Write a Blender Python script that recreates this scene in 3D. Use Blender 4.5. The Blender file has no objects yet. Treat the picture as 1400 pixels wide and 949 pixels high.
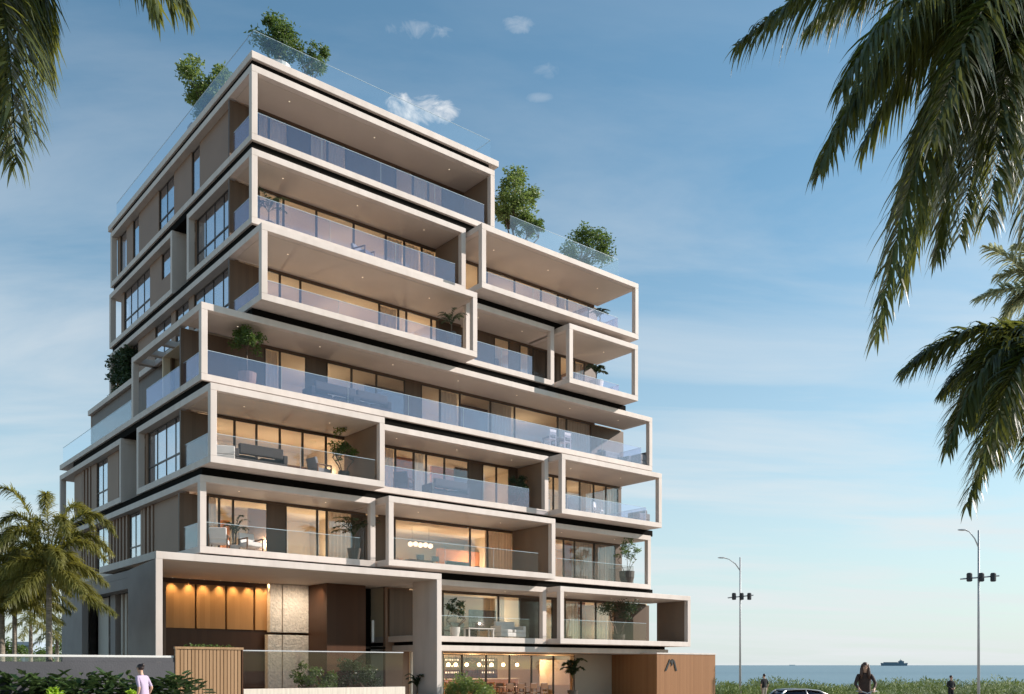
import bpy, bmesh, math, random
from mathutils import Vector, Matrix, Quaternion, noise
random.seed(7)
S = bpy.context.scene
COL = S.collection
R = math.radians

# ------------------------------------------------------------------ camera geometry
EYE = 1.65                      # eye height over the ground in metres
HZ, FOC, CX = 914.0, 1259.0, 700.0
UX, UY = 0.7703, 0.6377         # building front runs along U, left side along V
VX, VY = -UY, UX
OX, OY = (344 - CX) / FOC * 36.0, 36.0     # front corner of the tower
ROT = math.atan2(UY, UX)

def on_v(x, c):                 # reading the plan off the photograph: along the front plane v = c
    dx = (x - CX) / FOC
    a, b = OX + c * VX, OY + c * VY
    return (dx * b - a) / (UX - dx * UY)
def on_u(x, c):
    dx = (x - CX) / FOC
    a, b = OX + c * UX, OY + c * UY
    return (dx * b - a) / (VX - dx * VY)
def W(u, v, z):                 # building coordinates (z over the eye level) to world
    return Vector((OX + u * UX + v * VX, OY + u * UY + v * VY, z + EYE))
def at(x, y, Y):                # a point of the photograph at depth Y
    return Vector(((x - CX) / FOC * Y, Y, (HZ - y) / FOC * Y + EYE))
def ground(X, Y):
    u = (X - OX) * UX + (Y - OY) * UY
    t = min(1, max(0, (u - 14) / 7.0)); t = t * t * (3 - 2 * t)
    return -0.6 * t

# ------------------------------------------------------------------ materials
def nodes(m):
    m.use_nodes = True
    return m.node_tree.nodes, m.node_tree.links
def mat(name, col, rough=0.6, var=0.08, scale=3.0, bump=0.0, bscale=40.0, metal=0.0, spec=0.5, coat=0.0, stretch=None):
    m = bpy.data.materials.new(name); n, l = nodes(m)
    b = n['Principled BSDF']
    b.inputs['Roughness'].default_value = rough; b.inputs['Metallic'].default_value = metal
    b.inputs['Specular IOR Level'].default_value = spec
    if coat: b.inputs['Coat Weight'].default_value = coat
    tc = n.new('ShaderNodeTexCoord'); mp = n.new('ShaderNodeMapping')
    if stretch: mp.inputs['Scale'].default_value = stretch
    l.new(tc.outputs['Object'], mp.inputs['Vector'])
    t = n.new('ShaderNodeTexNoise'); t.inputs['Scale'].default_value = scale; t.inputs['Detail'].default_value = 6
    l.new(mp.outputs[0], t.inputs['Vector'])
    r = n.new('ShaderNodeValToRGB')
    r.color_ramp.elements[0].position = .3; r.color_ramp.elements[1].position = .7
    r.color_ramp.elements[0].color = (*[max(0, c * (1 - var)) for c in col], 1)
    r.color_ramp.elements[1].color = (*[min(1, c * (1 + var)) for c in col], 1)
    l.new(t.outputs['Fac'], r.inputs['Fac'])
    if name == 'warm_white_render':     # faint rain streaks and grime
        m3 = n.new('ShaderNodeMapping'); m3.inputs['Scale'].default_value = (2.6, 2.6, .35); l.new(tc.outputs['Object'], m3.inputs[0])
        t3 = n.new('ShaderNodeTexNoise'); t3.inputs['Scale'].default_value = 1.0; t3.inputs['Detail'].default_value = 5; l.new(m3.outputs[0], t3.inputs['Vector'])
        r3 = n.new('ShaderNodeValToRGB'); r3.color_ramp.elements[0].position = .30; r3.color_ramp.elements[1].position = .58
        r3.color_ramp.elements[0].color = (.91, .90, .89, 1); r3.color_ramp.elements[1].color = (1, 1, 1, 1); l.new(t3.outputs['Fac'], r3.inputs[0])
        x3 = n.new('ShaderNodeMix'); x3.data_type = 'RGBA'; x3.blend_type = 'MULTIPLY'; x3.inputs[0].default_value = 1
        l.new(r.outputs['Color'], x3.inputs[6]); l.new(r3.outputs[0], x3.inputs[7]); l.new(x3.outputs[2], b.inputs['Base Color'])
    else: l.new(r.outputs['Color'], b.inputs['Base Color'])
    if bump:
        t2 = n.new('ShaderNodeTexNoise'); t2.inputs['Scale'].default_value = bscale; t2.inputs['Detail'].default_value = 8
        l.new(mp.outputs[0], t2.inputs['Vector'])
        bp = n.new('ShaderNodeBump'); bp.inputs['Strength'].default_value = bump; bp.inputs['Distance'].default_value = .05
        l.new(t2.outputs['Fac'], bp.inputs['Height']); l.new(bp.outputs[0], b.inputs['Normal'])
    return m
def wood(name, c0, c1, pitch, rough=.45, groove=.35):
    """vertical boards: the board pitch runs along the object's X and Y"""
    m = bpy.data.materials.new(name); n, l = nodes(m); b = n['Principled BSDF']; b.inputs['Roughness'].default_value = rough; b.inputs['Specular IOR Level'].default_value = .25
    tc = n.new('ShaderNodeTexCoord'); sp = n.new('ShaderNodeSeparateXYZ'); l.new(tc.outputs['Object'], sp.inputs[0])
    ad = n.new('ShaderNodeMath'); ad.operation = 'ADD'; l.new(sp.outputs['X'], ad.inputs[0]); l.new(sp.outputs['Y'], ad.inputs[1])
    dv = n.new('ShaderNodeMath'); dv.operation = 'DIVIDE'; l.new(ad.outputs[0], dv.inputs[0]); dv.inputs[1].default_value = pitch
    fl = n.new('ShaderNodeMath'); fl.operation = 'FLOOR'; l.new(dv.outputs[0], fl.inputs[0])
    fr = n.new('ShaderNodeMath'); fr.operation = 'FRACT'; l.new(dv.outputs[0], fr.inputs[0])
    wn = n.new('ShaderNodeTexWhiteNoise'); wn.noise_dimensions = '1D'; l.new(fl.outputs[0], wn.inputs['W'])
    mp = n.new('ShaderNodeMapping'); mp.inputs['Scale'].default_value = (14, 14, .7); l.new(tc.outputs['Object'], mp.inputs[0])
    g = n.new('ShaderNodeTexNoise'); g.inputs['Scale'].default_value = 2.2; g.inputs['Detail'].default_value = 7; l.new(mp.outputs[0], g.inputs['Vector'])
    av = n.new('ShaderNodeMath'); av.operation = 'ADD'; l.new(wn.outputs['Value'], av.inputs[0]); l.new(g.outputs['Fac'], av.inputs[1])
    hf = n.new('ShaderNodeMath'); hf.operation = 'MULTIPLY'; l.new(av.outputs[0], hf.inputs[0]); hf.inputs[1].default_value = .5
    mx = n.new('ShaderNodeMix'); mx.data_type = 'RGBA'; l.new(hf.outputs[0], mx.inputs[0])
    mx.inputs[6].default_value = (*c0, 1); mx.inputs[7].default_value = (*c1, 1)
    l.new(mx.outputs[2], b.inputs['Base Color'])
    pk = n.new('ShaderNodeMath'); pk.operation = 'GREATER_THAN'; pk.inputs[1].default_value = .1; l.new(fr.outputs[0], pk.inputs[0])
    bp = n.new('ShaderNodeBump'); bp.inputs['Strength'].default_value = groove; bp.inputs['Distance'].default_value = .03
    l.new(pk.outputs[0], bp.inputs['Height']); l.new(bp.outputs[0], b.inputs['Normal'])
    return m
def glass(name, tint, refl, fac, ior=1.5, rough=.0):
    m = bpy.data.materials.new(name); n, l = nodes(m); n.remove(n['Principled BSDF']); out = n['Material Output']
    t = n.new('ShaderNodeBsdfTransparent'); t.inputs[0].default_value = (*tint, 1)
    g = n.new('ShaderNodeBsdfGlossy'); g.inputs['Color'].default_value = (*refl, 1); g.inputs['Roughness'].default_value = rough
    f = n.new('ShaderNodeLayerWeight'); f.inputs[0].default_value = .5
    pw = n.new('ShaderNodeMath'); pw.operation = 'POWER'; pw.inputs[1].default_value = 4.5; l.new(f.outputs['Facing'], pw.inputs[0])
    a = n.new('ShaderNodeMath'); a.operation = 'MULTIPLY_ADD'; a.use_clamp = True; a.inputs[1].default_value = .75; a.inputs[2].default_value = fac + .03
    l.new(pw.outputs[0], a.inputs[0])
    mx = n.new('ShaderNodeMixShader'); l.new(a.outputs[0], mx.inputs[0]); l.new(t.outputs[0], mx.inputs[1]); l.new(g.outputs[0], mx.inputs[2])
    l.new(mx.outputs[0], out.inputs[0])
    return m
def leafmat(name, c0, c1, scale=1.2, rough=.45, trans=.35, tcol=None, spec=.5):
    m = bpy.data.materials.new(name); n, l = nodes(m); b = n['Principled BSDF']; out = n['Material Output']
    b.inputs['Roughness'].default_value = rough; b.inputs['Specular IOR Level'].default_value = spec
    tc = n.new('ShaderNodeTexCoord'); t = n.new('ShaderNodeTexNoise'); t.inputs['Scale'].default_value = scale; t.inputs['Detail'].default_value = 4
    l.new(tc.outputs['Object'], t.inputs['Vector'])
    r = n.new('ShaderNodeValToRGB'); r.color_ramp.elements[0].position = .35; r.color_ramp.elements[1].position = .65
    r.color_ramp.elements[0].color = (*c0, 1); r.color_ramp.elements[1].color = (*c1, 1)
    l.new(t.outputs['Fac'], r.inputs[0]); l.new(r.outputs[0], b.inputs['Base Color'])
    tr = n.new('ShaderNodeBsdfTranslucent'); tr.inputs[0].default_value = (*(tcol or [min(1, x * 1.6) for x in c1]), 1)
    mx = n.new('ShaderNodeMixShader'); mx.inputs[0].default_value = trans
    l.new(b.outputs[0], mx.inputs[1]); l.new(tr.outputs[0], mx.inputs[2]); l.new(mx.outputs[0], out.inputs[0])
    return m
def glow(name, col, s):
    m = bpy.data.materials.new(name); n, l = nodes(m); b = n['Principled BSDF']
    b.inputs['Base Color'].default_value = (*col, 1); b.inputs['Emission Color'].default_value = (*col, 1); b.inputs['Emission Strength'].default_value = s
    return m

M = dict(
    white=mat('warm_white_render', (.60, .525, .475), .7, .07, .55, .06, 60),
    soffit=mat('bounce_tinted_soffit', (.55, .475, .41), .75, .04, .8),  # beige of bounced light under the white slabs, put into the colour
    taupe=mat('taupe_cladding', (.25, .155, .105), .6, .07, .6, .04, 30),
    endwall=mat('shaded_end_wall', (.20, .14, .10), .65, .08, .7),  # same white paint as the frames; its shade is coloured in as brown
    grey=mat('grey_render', (.29, .245, .225), .8, .10, .9, .15, 18),
    sandwall=mat('sand_plaster', (.42, .33, .25), .8, .06, .8),
    wallgrey=mat('shaded_grey_render', (.085, .083, .092), .85, .12, .9, .15, 18),  # darker copy of the grey render, the wall's shade put into the colour
    frameg=mat('shade_side_frame', (.40, .36, .32), .7, .05, 1.3),
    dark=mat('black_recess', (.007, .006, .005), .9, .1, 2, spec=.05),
    bronze=mat('bronze_aluminium', (.055, .042, .034), .4, .1, 3, metal=.4),
    brownpanel=wood('brown_timber_panel', (.085, .054, .036), (.125, .080, .054), .16, .45, .2),
    pane=glass('window_pane', (.93, .93, .92), (.85, .88, .95), .05),
    paneside=glass('side_window_pane', (.88, .90, .94), (.95, .96, 1), .40),
    rail=glass('railing_glass', (.87, .86, .92), (.90, .88, 1.0), .095),
    railw=glass('clear_railing_glass', (.95, .97, .98), (.9, .95, 1.0), .03),
    railp=glass('porch_glass', (.93, .92, .91), (.9, .9, .9), -.012),
    railedge=mat('glass_edge', (.45, .55, .60), .2, .03, 3),
    cream=mat('cream_interior', (.72, .60, .44), .8, .04, .7),
    creamw=mat('white_interior', (.78, .72, .62), .8, .04, .7),
    orange=mat('terracotta_wall', (.50, .19, .07), .7, .08, .9),
    floor=wood('oak_floor', (.30, .20, .12), (.40, .28, .17), .2, .35, .1),
    curtain=leafmat('linen_curtain', (.56, .49, .42), (.64, .56, .48), 5, .9, .4, (.6, .5, .4), .1),
    sheer=leafmat('sheer_curtain', (.78, .74, .68), (.82, .78, .72), 5, .9, .45, (.8, .74, .66), .1),
    woodlit=wood('honey_wood_panel', (.36, .185, .07), (.50, .27, .11), .22, .4, .05),
    wooddark=wood('dark_walnut_panel', (.060, .024, .011), (.085, .036, .016), .22, .4, .15),
    slat=wood('timber_slats', (.29, .17, .085), (.42, .26, .145), .135, .5, .6),
    pav=wood('warm_timber_cladding', (.23, .105, .043), (.31, .15, .066), .15, .5, .9),
    stone=mat('rough_split_stone', (.74, .66, .57), .9, .16, 9, .6, 16),
    trav=mat('travertine', (.66, .58, .49), .6, .14, 2.2, .05, 20, stretch=(5, 5, .5)),
    pot=mat('white_planter', (.70, .68, .65), .5, .05, 2),
    potdark=mat('dark_planter', (.07, .055, .045), .5, .1, 2),
    potbrown=mat('clay_planter', (.42, .27, .18), .7, .1, 2),
    fabw=mat('white_fabric', (.72, .70, .68), .9, .04, 4),
    fabg=mat('grey_fabric', (.22, .22, .24), .9, .08, 4),
    fabd=mat('dark_fabric', (.05, .045, .045), .9, .1, 4),
    walnut=wood('walnut_furniture', (.13, .06, .03), (.20, .10, .05), .3, .4, 0),
    screen=mat('tv_screen', (.008, .008, .010), .15, .05, 1),
    steel=mat('galvanised_steel', (.46, .47, .48), .5, .08, 2, metal=.15),
    blackp=mat('black_plastic', (.02, .022, .03), .5, .1, 2),
    bark=mat('palm_bark', (.23, .19, .15), .85, .3, 5, .6, 12, stretch=(1, 1, 5)),
    twig=mat('brown_bark', (.12, .085, .06), .9, .2, 8, .3, 30),
    leaf=leafmat('tree_leaf', (.030, .065, .012), (.105, .16, .030), .9),
    leafb=leafmat('bright_leaf', (.05, .095, .018), (.17, .225, .055), .9),
    leafd=leafmat('dark_leaf', (.015, .032, .012), (.045, .075, .022), .9, trans=.2),
    leafh=leafmat('hedge_leaf', (.020, .045, .015), (.07, .11, .035), 1.6, .3, .15),
    leafy=leafmat('lime_leaf', (.22, .36, .02), (.36, .50, .04), 2),
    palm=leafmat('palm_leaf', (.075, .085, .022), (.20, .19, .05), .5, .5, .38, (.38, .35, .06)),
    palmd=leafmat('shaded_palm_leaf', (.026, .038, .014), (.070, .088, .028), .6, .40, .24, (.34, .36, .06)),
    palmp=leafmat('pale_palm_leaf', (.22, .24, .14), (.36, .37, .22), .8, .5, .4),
    rachis=mat('frond_stalk', (.16, .17, .06), .6, .1, 3),
    dune=leafmat('dune_scrub_leaf', (.03, .075, .02), (.17, .22, .05), .5, .7, .25),
    paving=mat('pale_paving', (.315, .275, .235), .8, .08, .6, .05, 20),
    earth=mat('sandy_soil', (.30, .26, .19), .95, .15, .3, .2, 8),
    asphalt=mat('asphalt', (.05, .05, .052), .85, .15, 4, .2, 60),
    skin=mat('skin', (.50, .30, .21), .55, .05, 4), hair=mat('dark_hair', (.025, .013, .012), .5, .2, 12),
    hairb=mat('brown_hair', (.07, .03, .018), .5, .2, 12),
    lilac=mat('lilac_shirt', (.44, .35, .47), .85, .06, 6), blackc=mat('black_cloth', (.012, .012, .016), .85, .1, 6),
    brownc=mat('brown_jacket', (.055, .030, .024), .8, .15, 6), navy=mat('navy_trousers', (.02, .02, .045), .85, .1, 6), beige=mat('beige_shorts', (.38, .33, .27), .85, .06, 6),
    carpaint=mat('silver_car_paint', (.60, .58, .57), .3, .04, 1, metal=.6, coat=.6), carglass=glass('car_glass', (.10, .10, .14), (.5, .5, .6), .06),
    tyre=mat('rubber', (.02, .02, .02), .8, .1, 6),
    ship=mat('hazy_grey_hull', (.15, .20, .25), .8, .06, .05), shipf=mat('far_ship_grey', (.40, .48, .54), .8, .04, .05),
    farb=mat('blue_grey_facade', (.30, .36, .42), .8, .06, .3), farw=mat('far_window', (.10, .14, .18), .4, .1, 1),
    bulb=glow('warm_bulb', (1.0, .66, .34), 8), shelfglow=glow('shelf_lamp', (1.0, .76, .50), 1.8), spotg=glow('downlight_lens', (1.0, .85, .65), .55),
    picture=mat('plain_canvas', (.74, .66, .56), .8, .05, 1.5),
    logo=mat('black_logo_metal', (.008, .007, .009), .4, .1, 2),
)

# ------------------------------------------------------------------ mesh builder
class MB:
    def __init__(s): s.v = []; s.f = []; s.mi = []; s.cur = 0
    def add(s, vs, fs):
        b = len(s.v); s.v += [tuple(p) for p in vs]
        for f in fs: s.f.append([i + b for i in f]); s.mi.append(s.cur)
        return s
    def box(s, x0, x1, y0, y1, z0, z1):
        return s.add([(x0, y0, z0), (x1, y0, z0), (x1, y1, z0), (x0, y1, z0), (x0, y0, z1), (x1, y0, z1), (x1, y1, z1), (x0, y1, z1)],
                     [(3, 2, 1, 0), (4, 5, 6, 7), (0, 1, 5, 4), (1, 2, 6, 5), (2, 3, 7, 6), (3, 0, 4, 7)])
    def prism(s, poly, h0, h1, axis='z'):
        n = len(poly)
        def P(a, b, h): return (a, b, h) if axis == 'z' else ((a, h, b) if axis == 'y' else (h, a, b))
        vs = [P(a, b, h0) for a, b in poly] + [P(a, b, h1) for a, b in poly]
        return s.add(vs, [list(range(n))[::-1], list(range(n, 2 * n))] + [(i, (i + 1) % n, n + (i + 1) % n, n + i) for i in range(n)])
    def tube(s, pts, rads, n=8, cap=True):
        pts = [Vector(p) for p in pts]
        if not hasattr(rads, '__len__'): rads = [rads] * len(pts)
        vs = []; fs = []; prev = None
        for i, p in enumerate(pts):
            t = (pts[min(i + 1, len(pts) - 1)] - pts[max(i - 1, 0)]).normalized()
            if prev is None:
                a = Vector((1, 0, 0)) if abs(t.x) < .8 else Vector((0, 1, 0)); a = (a - t * a.dot(t)).normalized()
            else:
                a = prev - t * prev.dot(t); a = a.normalized() if a.length > 1e-6 else t.orthogonal().normalized()
            prev = a; b = t.cross(a)
            for k in range(n):
                w = 2 * math.pi * k / n; vs.append(p + (a * math.cos(w) + b * math.sin(w)) * rads[i])
        for i in range(len(pts) - 1):
            for k in range(n): fs.append((i * n + k, i * n + (k + 1) % n, (i + 1) * n + (k + 1) % n, (i + 1) * n + k))
        if cap: fs += [tuple(range(n))[::-1], tuple(range((len(pts) - 1) * n, len(pts) * n))]
        return s.add(vs, fs)
    def lathe(s, prof, c=(0, 0, 0), n=16):
        vs = []; fs = []
        for r, z in prof:
            for k in range(n): w = 2 * math.pi * k / n; vs.append((c[0] + r * math.cos(w), c[1] + r * math.sin(w), c[2] + z))
        for i in range(len(prof) - 1):
            for k in range(n): fs.append((i * n + k, i * n + (k + 1) % n, (i + 1) * n + (k + 1) % n, (i + 1) * n + k))
        fs += [tuple(range(n))[::-1], tuple(range((len(prof) - 1) * n, len(prof) * n))]
        return s.add(vs, fs)
    def ball(s, c, rx, ry=None, rz=None, n=12, m=8):
        ry = ry or rx; rz = rz or rx; vs = []; fs = []
        for i in range(1, m):
            a = math.pi * i / m
            for k in range(n): w = 2 * math.pi * k / n; vs.append((c[0] + rx * math.sin(a) * math.cos(w), c[1] + ry * math.sin(a) * math.sin(w), c[2] + rz * math.cos(a)))
        for i in range(m - 2):
            for k in range(n): fs.append((i * n + k, (i + 1) * n + k, (i + 1) * n + (k + 1) % n, i * n + (k + 1) % n))
        t = len(vs); vs += [(c[0], c[1], c[2] + rz), (c[0], c[1], c[2] - rz)]
        for k in range(n): fs += [(t, k, (k + 1) % n), (t + 1, (m - 2) * n + (k + 1) % n, (m - 2) * n + k)]
        return s.add(vs, fs)
    def build(s, name, mats, parent=None, bevel=0, smooth=False, loc=None):
        me = bpy.data.meshes.new(name); me.from_pydata(s.v, [], s.f)
        mats = mats if isinstance(mats, (list, tuple)) else [mats]
        for m in mats: me.materials.append(m)
        if len(mats) > 1: me.polygons.foreach_set('material_index', s.mi)
        if smooth: me.polygons.foreach_set('use_smooth', [True] * len(me.polygons))
        me.update()
        o = bpy.data.objects.new(name, me); COL.objects.link(o)
        if parent: o.parent = parent
        if loc is not None: o.location = loc
        if bevel:
            b = o.modifiers.new('bevel', 'BEVEL'); b.width = bevel; b.segments = 2; b.limit_method = 'ANGLE'
        return o
def thing(name, label, cat, loc=(0, 0, 0), rz=0, group=None):
    o = bpy.data.objects.new(name, None); COL.objects.link(o); o.empty_display_size = .3
    o.location = loc; o.rotation_euler = (0, 0, rz); o['label'] = label; o['category'] = cat
    if group: o['group'] = group
    return o
def tag(o, label=None, cat=None, group=None, kind=None):
    if label: o['label'] = label
    if cat: o['category'] = cat
    if group: o['group'] = group
    if kind: o['kind'] = kind
    return o
def dup(root, loc, rz=0, label=None, scale=None):
    r = root.copy(); COL.objects.link(r); r.location = loc; r.rotation_euler = (0, 0, rz)
    if label: r['label'] = label
    if scale: r.scale = scale
    for ch in list(root.children):
        c = ch.copy(); COL.objects.link(c); c.parent = r
        for g in ch.children:
            d = g.copy(); COL.objects.link(d); d.parent = c
    return r

# ------------------------------------------------------------------ foliage helpers
def leaves(mb, clumps, size, per, rnd=random, flat=.0):
    for (c, rad) in clumps:
        for _ in range(per):
            d = Vector((rnd.gauss(0, 1), rnd.gauss(0, 1), rnd.gauss(0, 1))).normalized() * (rnd.random() ** .45)
            p = Vector(c) + Vector((d.x * rad, d.y * rad, d.z * rad * .85))
            a = Vector((rnd.gauss(0, 1), rnd.gauss(0, 1), rnd.gauss(0, .6) - .2)).normalized()
            b = a.cross(Vector((rnd.gauss(0, 1), rnd.gauss(0, 1), rnd.gauss(0, 1)))).normalized()
            L = size * rnd.uniform(.6, 1.3); w = L * .26
            nrm = a.cross(b) * (L * .10)
            mb.add([p, p + a * L * .45 + b * w + nrm, p + a * L, p + a * L * .45 - b * w + nrm], [(0, 1, 2, 3)])
    return mb
def make_tree(name, label, cat, loc, h, crown, ncl, leafsize, per, lm, trunk_r=.06, seed=0, pot=None, group=None, shape='round', stems=1, clear=.4, squash=1.0):
    """a small tree or shrub: branching trunk, clumped open crown, optional planter"""
    rnd = random.Random(seed); root = thing(name, label, cat, loc, 0, group); z0 = 0
    if pot:
        ph, pr, pm = pot
        MB().lathe([(pr * .72, 0), (pr * .95, ph * .5), (pr, ph), (pr * .9, ph), (pr * .88, ph - .05)], n=18).build('planter', pm, root, smooth=False)
        MB().lathe([(pr * .86, ph - .07), (pr * .6, ph - .05)], n=14).build('soil', M['twig'], root); z0 = ph - .06
    tr = MB(); cl = []
    for k in range(ncl):
        while True:
            q = Vector((rnd.uniform(-1, 1), rnd.uniform(-1, 1), rnd.uniform(-1, 1)))
            if q.length < 1: break
        cz = z0 + h * (clear + (1 - clear) * .5)
        c = Vector((q.x * crown, q.y * crown, cz + q.z * h * (1 - clear) * .5 * squash))
        cl.append((c, crown * rnd.uniform(.26, .46)))
    for sidx in range(stems):
        a = rnd.uniform(0, 6.28); off = Vector((math.cos(a), math.sin(a), 0)) * (0.10 * (stems > 1))
        top = Vector((off.x * 5, off.y * 5, z0 + h * clear))
        tr.tube([Vector((off.x, off.y, max(0, z0 - .05))), (off * 2.5 + Vector((rnd.uniform(-.03, .03), 0, z0 + h * clear * .5))), top], [trunk_r, trunk_r * .8, trunk_r * .6], 7)
        for (c, r_) in cl[sidx::stems]:
            mid = top.lerp(c, .5) + Vector((0, 0, .08 * h)) * rnd.random()
            tr.tube([top, mid, c], [trunk_r * .45, trunk_r * .28, trunk_r * .1], 5)
    tr.build('trunk', M['twig'], root, smooth=True)
    leaves(MB(), cl, leafsize * 1.0, int(per * 1.5), rnd).build('crown', lm, root)
    return root

def frond(mb, sb, P0, P1, P2, nl=60, L=.6, w=.035, droop=.5, rnd=random, start=.1, rr=.02, ahead=.55, hang=.35, plume=False):
    """one feather frond: stalk along a curve (into sb), leaflets on both sides (into mb)"""
    P0, P1, P2 = Vector(P0), Vector(P1), Vector(P2)
    B = lambda t: P0 * (1 - t) ** 2 + P1 * 2 * t * (1 - t) + P2 * t * t
    sb.tube([B(i / 10) for i in range(11)], [rr * (1 - .85 * i / 10) for i in range(11)], 5)
    up = Vector((0, 0, 1))
    for i in range(nl):
        for sd in (-1, 1):
            t = start + (1 - start) * ((i + rnd.uniform(.1, .9)) / nl); p = B(t)
            tg = ((P1 - P0) * (1 - t) + (P2 - P1) * t).normalized()
            s = tg.cross(up); s = s.normalized() if s.length > .05 else tg.orthogonal().normalized()
            nn = s.cross(tg)
            if plume:
                w_ = rnd.uniform(-plume, plume); s, nn = s * math.cos(w_) + nn * math.sin(w_) * sd, nn * math.cos(w_) - s * math.sin(w_) * sd
            LL = L * (math.sin(math.pi * min(1, .16 + t * .78)) ** .7) * rnd.uniform(.75, 1.15)
            d = (s * sd * rnd.uniform(.55, 1.0) + tg * (ahead + .4 * t) + nn * rnd.uniform(-.12, .40)).normalized()
            g = droop * rnd.uniform(.6, 1.3)
            wd = d.cross(up); wd = wd.normalized() if wd.length > .1 else s
            wd = (wd + nn * rnd.uniform(-.6, .6)).normalized()
            pts = []
            for k in range(5):
                q = k / 4
                pts.append(p + d * LL * q * (1 - hang * g * q) - up * (g * LL * q * q * .9))
            ws = [w * .55, w, w * .85, w * .5]
            vs = []
            for k in range(4): vs += [pts[k] - wd * ws[k] * .5, pts[k] + wd * ws[k] * .5]
            vs.append(pts[4])
            mb.add(vs, [(0, 1, 3, 2), (2, 3, 5, 4), (4, 5, 7, 6), (6, 7, 8)])

# ================================================================== THE APARTMENT BUILDING
bld = thing('apartment_building', 'eight storey apartment building of stacked off-white balcony frames with glass railings', 'building', W(0, 0, -EYE), ROT)
def B(mb, name, m, bevel=0, parent=None, smooth=False):
    return mb.build(name, m, parent or bld, bevel, smooth, loc=None if parent else (0, 0, EYE))
T = .26; VW = 2.15
Z1 = {n: 23.65 - 3.267 * (8 - n) for n in range(2, 9)}
Z0 = {n: Z1[n] - 2.95 for n in Z1}; Z0[2] = 1.22
nm = dict(w='window', c='window', s='window')

def curtain_mesh(u0, u1, v, z0, z1, along='u', amp=.05, rnd=random):
    mb = MB(); n = max(6, int((u1 - u0) / .035)); ph = rnd.random() * 6
    pts = [(u0 + (u1 - u0) * i / n, v + amp * math.sin(i * 1.15 + ph) + amp * .4 * math.sin(i * .43 + ph)) for i in range(n + 1)]
    vs = []
    for a, b in pts:
        for z in (z0, z1): vs.append((a, b, z) if along == 'u' else (b, a, z))
    return mb.add(vs, [(2 * i, 2 * i + 2, 2 * i + 3, 2 * i + 1) for i in range(n)])

def front_window(u0, u1, v, z0, z1, typ, pane=None, rnd=random):
    f = .036
    mb = MB().box(u0, u0 + f, v, v + .07, z0, z1).box(u1 - f, u1, v, v + .07, z0, z1).box(u0 + f, u1 - f, v, v + .07, z1 - f, z1).box(u0 + f, u1 - f, v, v + .07, z0, z0 + f)
    w = B(mb, 'window', M['bronze'])
    MB().box(u0 + f, u1 - f, v + .03, v + .04, z0 + f, z1 - f).build('pane', pane or M['pane'], w)
    if typ == 'c': curtain_mesh(u0 + .03, u1 - .03, v + .22, z0, z1 - .02, rnd=rnd).build('curtain', M['curtain'], w, smooth=True)
    if typ == 's': curtain_mesh(u0 + .03, u1 - .03, v + .22, z0, z1 - .02, rnd=rnd).build('curtain', M['sheer'], w, smooth=True)
    if typ == 'h': curtain_mesh(u0 + .03, u0 + (u1 - u0) * .35, v + .22, z0, z1 - .02, rnd=rnd).build('curtain', M['sheer'], w, smooth=True)
    return w

LAMPS = []
def lamp(u, v, z, e=45, col=(1, .83, .62), r=.06):
    ld = bpy.data.lights.new('room_lamp', 'POINT'); ld.energy = e; ld.color = col; ld.shadow_soft_size = r
    o = bpy.data.objects.new('room_lamp', ld); COL.objects.link(o); o.location = W(u, v, z); LAMPS.append(o)

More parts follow.
